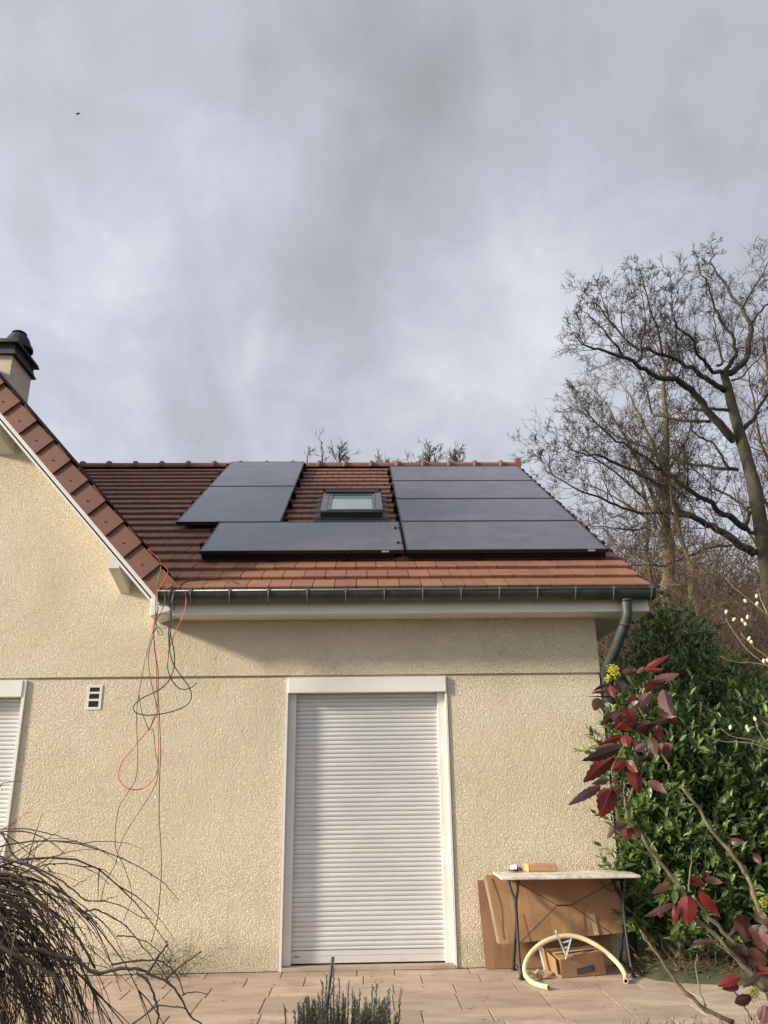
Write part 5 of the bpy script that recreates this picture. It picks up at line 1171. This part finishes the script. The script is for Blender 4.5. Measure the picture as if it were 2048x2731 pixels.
for (cxp, cyp, rp, n_) in ((1635, 1790, 18, 170), (1622, 1810, 10, 60), (2034, 2408, 14, 90), (2011, 2651, 16, 90)):
    fm = MB(); c = at(cxp, cyp, Ym-0.01); R_ = rp/FPX*3.2
    for k in range(n_):
        v = unit(r_.normal(size=3)); p = c+v*R_*r_.uniform(0.3, 1.05)*np.array([1, 0.8, 1.0]); d = unit(r_.normal(size=3)); fm.tube([p-d*0.0022, p, p+d*0.0022], [0.0012, 0.0026, 0.001], 5, r_.uniform())
    part(fm, 'flower_cluster', M_yellow, mah)

# willow-like twigs with fuzzy buds, right edge
Yb = -3.1
bud = thing('budding_shrub', 'pale twigs with fuzzy cream buds reaching in from the right edge', 'shrub', (2.75, Yb, 0))
bm, bb_ = MB(), MB()
root = np.array([2.75, Yb, 0.0])
def btw(pts, r0, r1, yo=0.0):
    P = smoothpath([at(a, b, Yb+yo) for a, b in pts], 4); P = [p+r_.normal(size=3)*0.0012 for p in P]; bm.tube(P, list(np.linspace(r0, r1, len(P))), 6); return P
for a in ([(2140,1700),(2080,1660),(2048,1640),(2000,1600),(1960,1570),(1935,1540)], [(2160,1900),(2100,1820),(2040,1770),(2000,1740),(1960,1690),(1935,1650)], [(2140,1800),(2060,1760),(2010,1725),(1975,1690)], [(2160,1850),(2080,1790),(2020,1770),(1960,1765),(1920,1750)],
          [(2180,2020),(2100,2010),(2048,1990),(2000,1972),(1955,1965),(1925,1945)], [(2180,2040),(2110,2020),(2060,2000),(1990,1980),(1930,1978),(1880,1960)], [(2060,2000),(2030,1960),(2015,1930)], [(2048,1640),(2030,1600),(2020,1570)]):
    btw(a, 0.0045, 0.0018, r_.uniform(-0.15, 0.15))
for (a, b) in ((2140,1700),(2160,1900),(2140,1800),(2160,1850),(2180,2020),(2180,2040)):
    e = at(a, b, Yb); bm.tube(smoothpath([root, root+np.array([0.05, 0, 0.7]), (e+root+np.array([0.1, 0, 1.2]))/2, e], 4), list(np.linspace(0.014, 0.005, 13)), 7)
part(bm, 'twigs', M_pale, bud, smooth=True)
for (a, b) in ((1937,1632),(1958,1652),(1980,1655),(1988,1664),(1988,1603),(1994,1646),(2018,1590),(2019,1610),(1998,1703),(2004,1712),(2037,1763),(2046,1762),(2014,1918),(1948,1940),(1992,1940),(1996,1946)):
    c = at(a, b, Yb); d = unit(np.array([r_.normal()*0.4, 0, 1])); bb_.tube([c-d*0.013, c-d*0.006, c, c+d*0.008, c+d*0.014], [0.003, 0.008, 0.0095, 0.007, 0.001], 8)
parts(bb_, 'bud', M_bud, bud, smooth=True)

# ------------------------------------------------------------------ weeping shrub, left foreground
r_ = np.random.default_rng(81)
ws = thing('weeping_shrub', 'leafless weeping shrub, a dome of thin arching brown branches at lower left', 'shrub', (-2.15, -3.0, 0))
wt = MB(); wt.tube(smoothpath([(-2.15, -3.0, -0.03), (-2.13, -3.0, 0.3), (-2.17, -2.98, 0.6), (-2.15, -3.0, 0.9)], 4), list(np.linspace(0.055, 0.04, 13)), 10)
part(wt, 'trunk', M_weepbig, ws, smooth=True)
wm, wf = MB(), MB()
c0 = np.array([-2.15, -3.0, 0.84])
def arch(az, el, ln, r0, r1, n=12, grav=0.16, start=None, out_=None, j=0.05):
    p = (c0+r_.normal(size=3)*np.array([0.12, 0.12, 0.10])) if start is None else np.array(start)
    d = np.array([math.cos(az)*math.cos(el), math.sin(az)*math.cos(el), math.sin(el)]); P = [p]
    for i in range(n-1):
        d = unit(d+np.array([0, 0, -grav])+r_.normal(size=3)*j); p = p+d*ln/(n-1)
        if p[2] < -0.02: p[2] = -0.02
        P.append(p)
    return P
for k in range(430):
    az = r_.uniform(-math.pi, math.pi); el = r_.uniform(-0.1, 0.85); ln = r_.uniform(0.8, 1.50); P = arch(az, el, ln, 0, 0, 12, r_.uniform(0.155, 0.28), j=r_.uniform(0.04, 0.10))
    r0 = r_.uniform(0.0035, 0.0075); wm.twig(P, np.linspace(r0, 0.0015, 12), 4, r_.uniform())
    for q in range(7):
        i = r_.integers(1, 11); f = r_.uniform(); b0_ = P[i]*(1-f)+P[i+1 if i < 11 else i]*f; sp_ = unit(unit(P[i]-P[i-1])+perp(unit(P[i]-P[i-1]), r_)*0.9); l_ = r_.uniform(0.006, 0.02)
        wf.twig([b0_, b0_+sp_*l_*0.6, b0_+sp_*l_], [r0*0.35, r0*0.5, r0*0.15], 3, r_.uniform())
    for q in range(r_.integers(2, 6)):
        i = r_.integers(2, 11); d = unit(P[i]-P[i-1]); az2 = math.atan2(d[1], d[0])+r_.normal()*0.6; el2 = math.asin(max(-1, min(1, d[2])))+r_.normal()*0.5
        Q = arch(az2, el2, r_.uniform(0.12, 0.5), 0, 0, 5, 0.18, start=P[i]); wf.twig(Q, np.linspace(r0*0.45+0.0008, 0.0010, 5), 3, r_.uniform())
# longer traced limbs
def tl_(pts, r0, r1, Y=-3.0):
    P = smoothpath([at(a, b, Y) for a, b in pts], 4); P = [q+r_.normal(size=3)*0.0015 for q in P]; wf2.tube(P, [(r0+(r1-r0)*i/(len(P)-1))*0.78*(1.25 if i % 4 == 0 else 1) for i in range(len(P))], 7)
wf2 = MB()
o8 = lambda x, y: (x*0.42194, 2050+y*0.42194)
for pts, a, b, Y in (([(-80,1180),(0,1160),(120,1150),(260,1155),(400,1190),(500,1220),(600,1290),(760,1265),(880,1270),(960,1310),(1060,1350),(1140,1440),(1200,1560),(1280,1614)], 0.015, 0.004, -3.2),
    ([(-40,1100),(80,1170),(200,1230),(300,1290),(370,1350),(400,1500),(400,1614)], 0.012, 0.008, -3.4),
    ([(600,1290),(700,1180),(830,1080),(900,960)][::-1][:0] or [(700,1240),(860,1215),(1000,1215),(1080,1260),(1130,1330),(1165,1430)], 0.006, 0.003, -3.1),
    ([(0,385),(100,378),(200,385),(320,410),(420,445),(490,455)], 0.0045, 0.002, -3.0), ([(0,400),(120,395),(240,420),(340,475),(410,540)], 0.005, 0.002, -3.0),
    ([(-60,260),(0,110),(60,85),(140,80)], 0.004, 0.002, -2.9), ([(170,600),(210,450),(245,350),(270,285)], 0.0045, 0.0015, -3.0), ([(110,580),(220,500),(320,430),(375,390)], 0.003, 0.0013, -2.9),
    ([(260,645),(340,570),(410,520),(435,480)], 0.003, 0.0013, -2.9), ([(0,400),(40,450),(80,540),(120,580)], 0.006, 0.005, -3.0), ([(20,380),(90,340),(180,270)], 0.003, 0.0013, -2.9),
    ([(120,580),(300,660),(430,740),(540,830),(640,835),(760,865),(900,940),(960,950)], 0.006, 0.002, -3.0), ([(460,750),(520,710),(595,670)], 0.003, 0.0013, -3.0), ([(640,835),(700,815),(745,805)], 0.003, 0.0013, -3.0),
    ([(540,900),(620,895),(720,945),(800,1000),(900,1120),(1000,1240),(1060,1330)], 0.0055, 0.002, -2.95), ([(740,1060),(820,1060),(920,1090),(1010,1160),(1080,1240)], 0.004, 0.002, -2.9),
    ([(930,1300),(990,1200),(1060,1105)], 0.006, 0.0045, -3.3), ([(1050,1340),(1100,1280),(1180,1220),(1275,1155)], 0.0055, 0.0035, -3.2), ([(1060,1220),(1095,1185)], 0.004, 0.003, -3.1),
    ([(1150,1430),(1220,1410),(1310,1425)], 0.004, 0.002, -3.2), ([(860,1290),(930,1340),(980,1450),(1000,1560),(990,1614)], 0.007, 0.005, -3.2), ([(0,570),(120,590),(260,660),(400,770),(480,880),(560,960)], 0.008, 0.004, -2.9),
    ([(0,750),(120,790),(260,850),(380,960),(500,1080),(600,1260)], 0.009, 0.005, -3.1), ([(840,1610),(900,1570),(1000,1500),(1120,1510),(1180,1520)], 0.004, 0.003, -3.2)):
    tl_([o8(*p) for p in pts], a, b, Y)
part(wf2, 'limbs', M_weepbig, ws, smooth=True); part(wm, 'arching_branches', M_weep, ws, smooth=True); part(wf, 'side_twigs', M_weep, ws)
# green wiry plant by the wall foot behind it
wg = MB()
for k in range(60):
    x = -1.62+r_.uniform(-0.15, 0.22); p = np.array([x, -0.12+r_.uniform(-0.1, 0.08), 0.0]); az = r_.uniform(0, 6.28); d = unit(np.array([math.cos(az)*0.8, math.sin(az)*0.3, 1.0])); pts = [p]
    for i in range(6): d = unit(d+np.array([0, 0, -0.24])+r_.normal(size=3)*0.22); p = p+d*0.075; pts.append(p if p[1] < -0.01 else np.array([p[0], -0.01, p[2]]))
    wg.twig(pts, np.linspace(0.0016, 0.0010, 7), 3, r_.uniform())
gp_ = wg.build('wiry_plant', M_grass); tag(gp_, 'wiry yellow-green plant at the wall foot behind the weeping shrub', 'plant')

# ------------------------------------------------------------------ rosemary and stake
rm = thing('rosemary_bush', 'grey-green needle leaved bush at the bottom edge in front of the door', 'bush', (-0.13, -2.7, 0))
rsm, rsl = MB(), MB(); P, D, U_, Ls, Ws, Rv = [], [], [], [], [], []
tips = [(890,2556),(870,2600),(905,2612),(930,2618),(860,2622),(995,2630),(1005,2625),(1037,2642),(1070,2643),(818,2662),(835,2668),(760,2690),(785,2700),(800,2690),(940,2640),(960,2650),(975,2660),(1020,2668),(1060,2705),(1055,2712),(850,2655),(915,2650),(880,2640),(825,2690),(900,2660),(985,2680),(1010,2690),(950,2690),(870,2690),(840,2710)]
for k in range(210):
    if k < len(tips): a, b = tips[k]
    else: a = r_.uniform(790, 1040); b = r_.uniform(2660, 2760)
    Yk_ = -2.7+r_.uniform(-0.22, 0.18); e = at(a, b, Yk_); s_ = np.array([-0.13+r_.normal()*0.06, -2.7+r_.normal()*0.06, 0.0]); mid = (s_+e)/2+np.array([(e[0]-s_[0])*0.35, (e[1]-s_[1])*0.2, -0.02]); Q = smoothpath([s_, mid, e], 8)
    rsm.tube(Q, list(np.linspace(0.0035, 0.0012, len(Q))), 5)
    L_ = np.linalg.norm(e-mid)
    for j in range(80):
        t = 1-(j/80)**1.0*0.60; f = t*(len(Q)-1); i = min(int(f), len(Q)-2); bpt = Q[i]+(Q[i+1]-Q[i])*(f-i); tg = unit(Q[i+1]-Q[i]); sd_ = perp(tg, r_); an = r_.uniform(0.35, 0.95)
        P.append(bpt); D.append(tg*math.cos(an)+sd_*math.sin(an)); U_.append(sd_); l = r_.uniform(0.016, 0.028); Ls.append(l); Ws.append(0.0048); Rv.append(r_.uniform()*(0.6+0.4*(t > 0.9)))
put_leaves(rsl, 'needle', P, D, U_, Ls, Ws, Rv)
part(rsm, 'stems', M_rosstem, rm); part(rsl, 'needles', M_rosem, rm)
sk = MB(); a = at(887, 2554, -2.62); b = at(868, 2731, -2.66); d = unit(b-a); bot = a+d*(a[2]/-d[2]); sk.tube([a+np.array([0, 0, 0.004]), a, bot], [0.004, 0.0078, 0.0078], 10)
tag(sk.build('garden_stake', M_stake, smooth=True), 'thin dark green stake poking up through the needle leaved bush', 'stake')
# fallen leaves and specks on the paving
r_ = np.random.default_rng(90); P, D, U_, Ls, Ws, Rv = [], [], [], [], [], []; fl_ = MB()
for k in range(70):
    P.append((r_.uniform(-1.6, 2.6), r_.uniform(-1.6, -0.03), 0.004)); D.append((r_.normal(), r_.normal()*0.6, 0.05)); U_.append((0.1*r_.normal(), 0.1*r_.normal(), 1)); l = r_.uniform(0.008, 0.035); Ls.append(l); Ws.append(l*0.3); Rv.append(r_.uniform())
put_leaves(fl_, 'laurel', P, D, U_, Ls, Ws, Rv)
tag(fl_.build('fallen_leaves', M_litter), 'small dry leaf fragments scattered over the paving', 'fallen leaves', kind='stuff')

# birds: one in flight, far off
bd = MB(); c = at(207, 304, 30.0); 
wing = [(-0.16, 0.02, 0.10), (-0.08, 0.06, 0.03), (0, 0.03, 0), (0, -0.06, 0), (-0.07, -0.03, 0.03)]
for sgn in (-1, 1): bd.prism([(c[0]+sgn*a, c[1]+b, c[2]+e) for a, b, e in wing], (0, 0, 0), (0, 0, 0.008))
bd.tube([c+np.array([0.06, -0.02, 0.10]), c+np.array([0.03, -0.01, 0.05]), c, c+np.array([-0.04, 0.01, -0.06]), c+np.array([-0.07, 0.02, -0.12])], [0.008, 0.028, 0.034, 0.022, 0.006], 8)
tag(bd.build('bird', M_black, smooth=True), 'tiny dark bird flying high in the cloudy sky at upper left', 'bird')
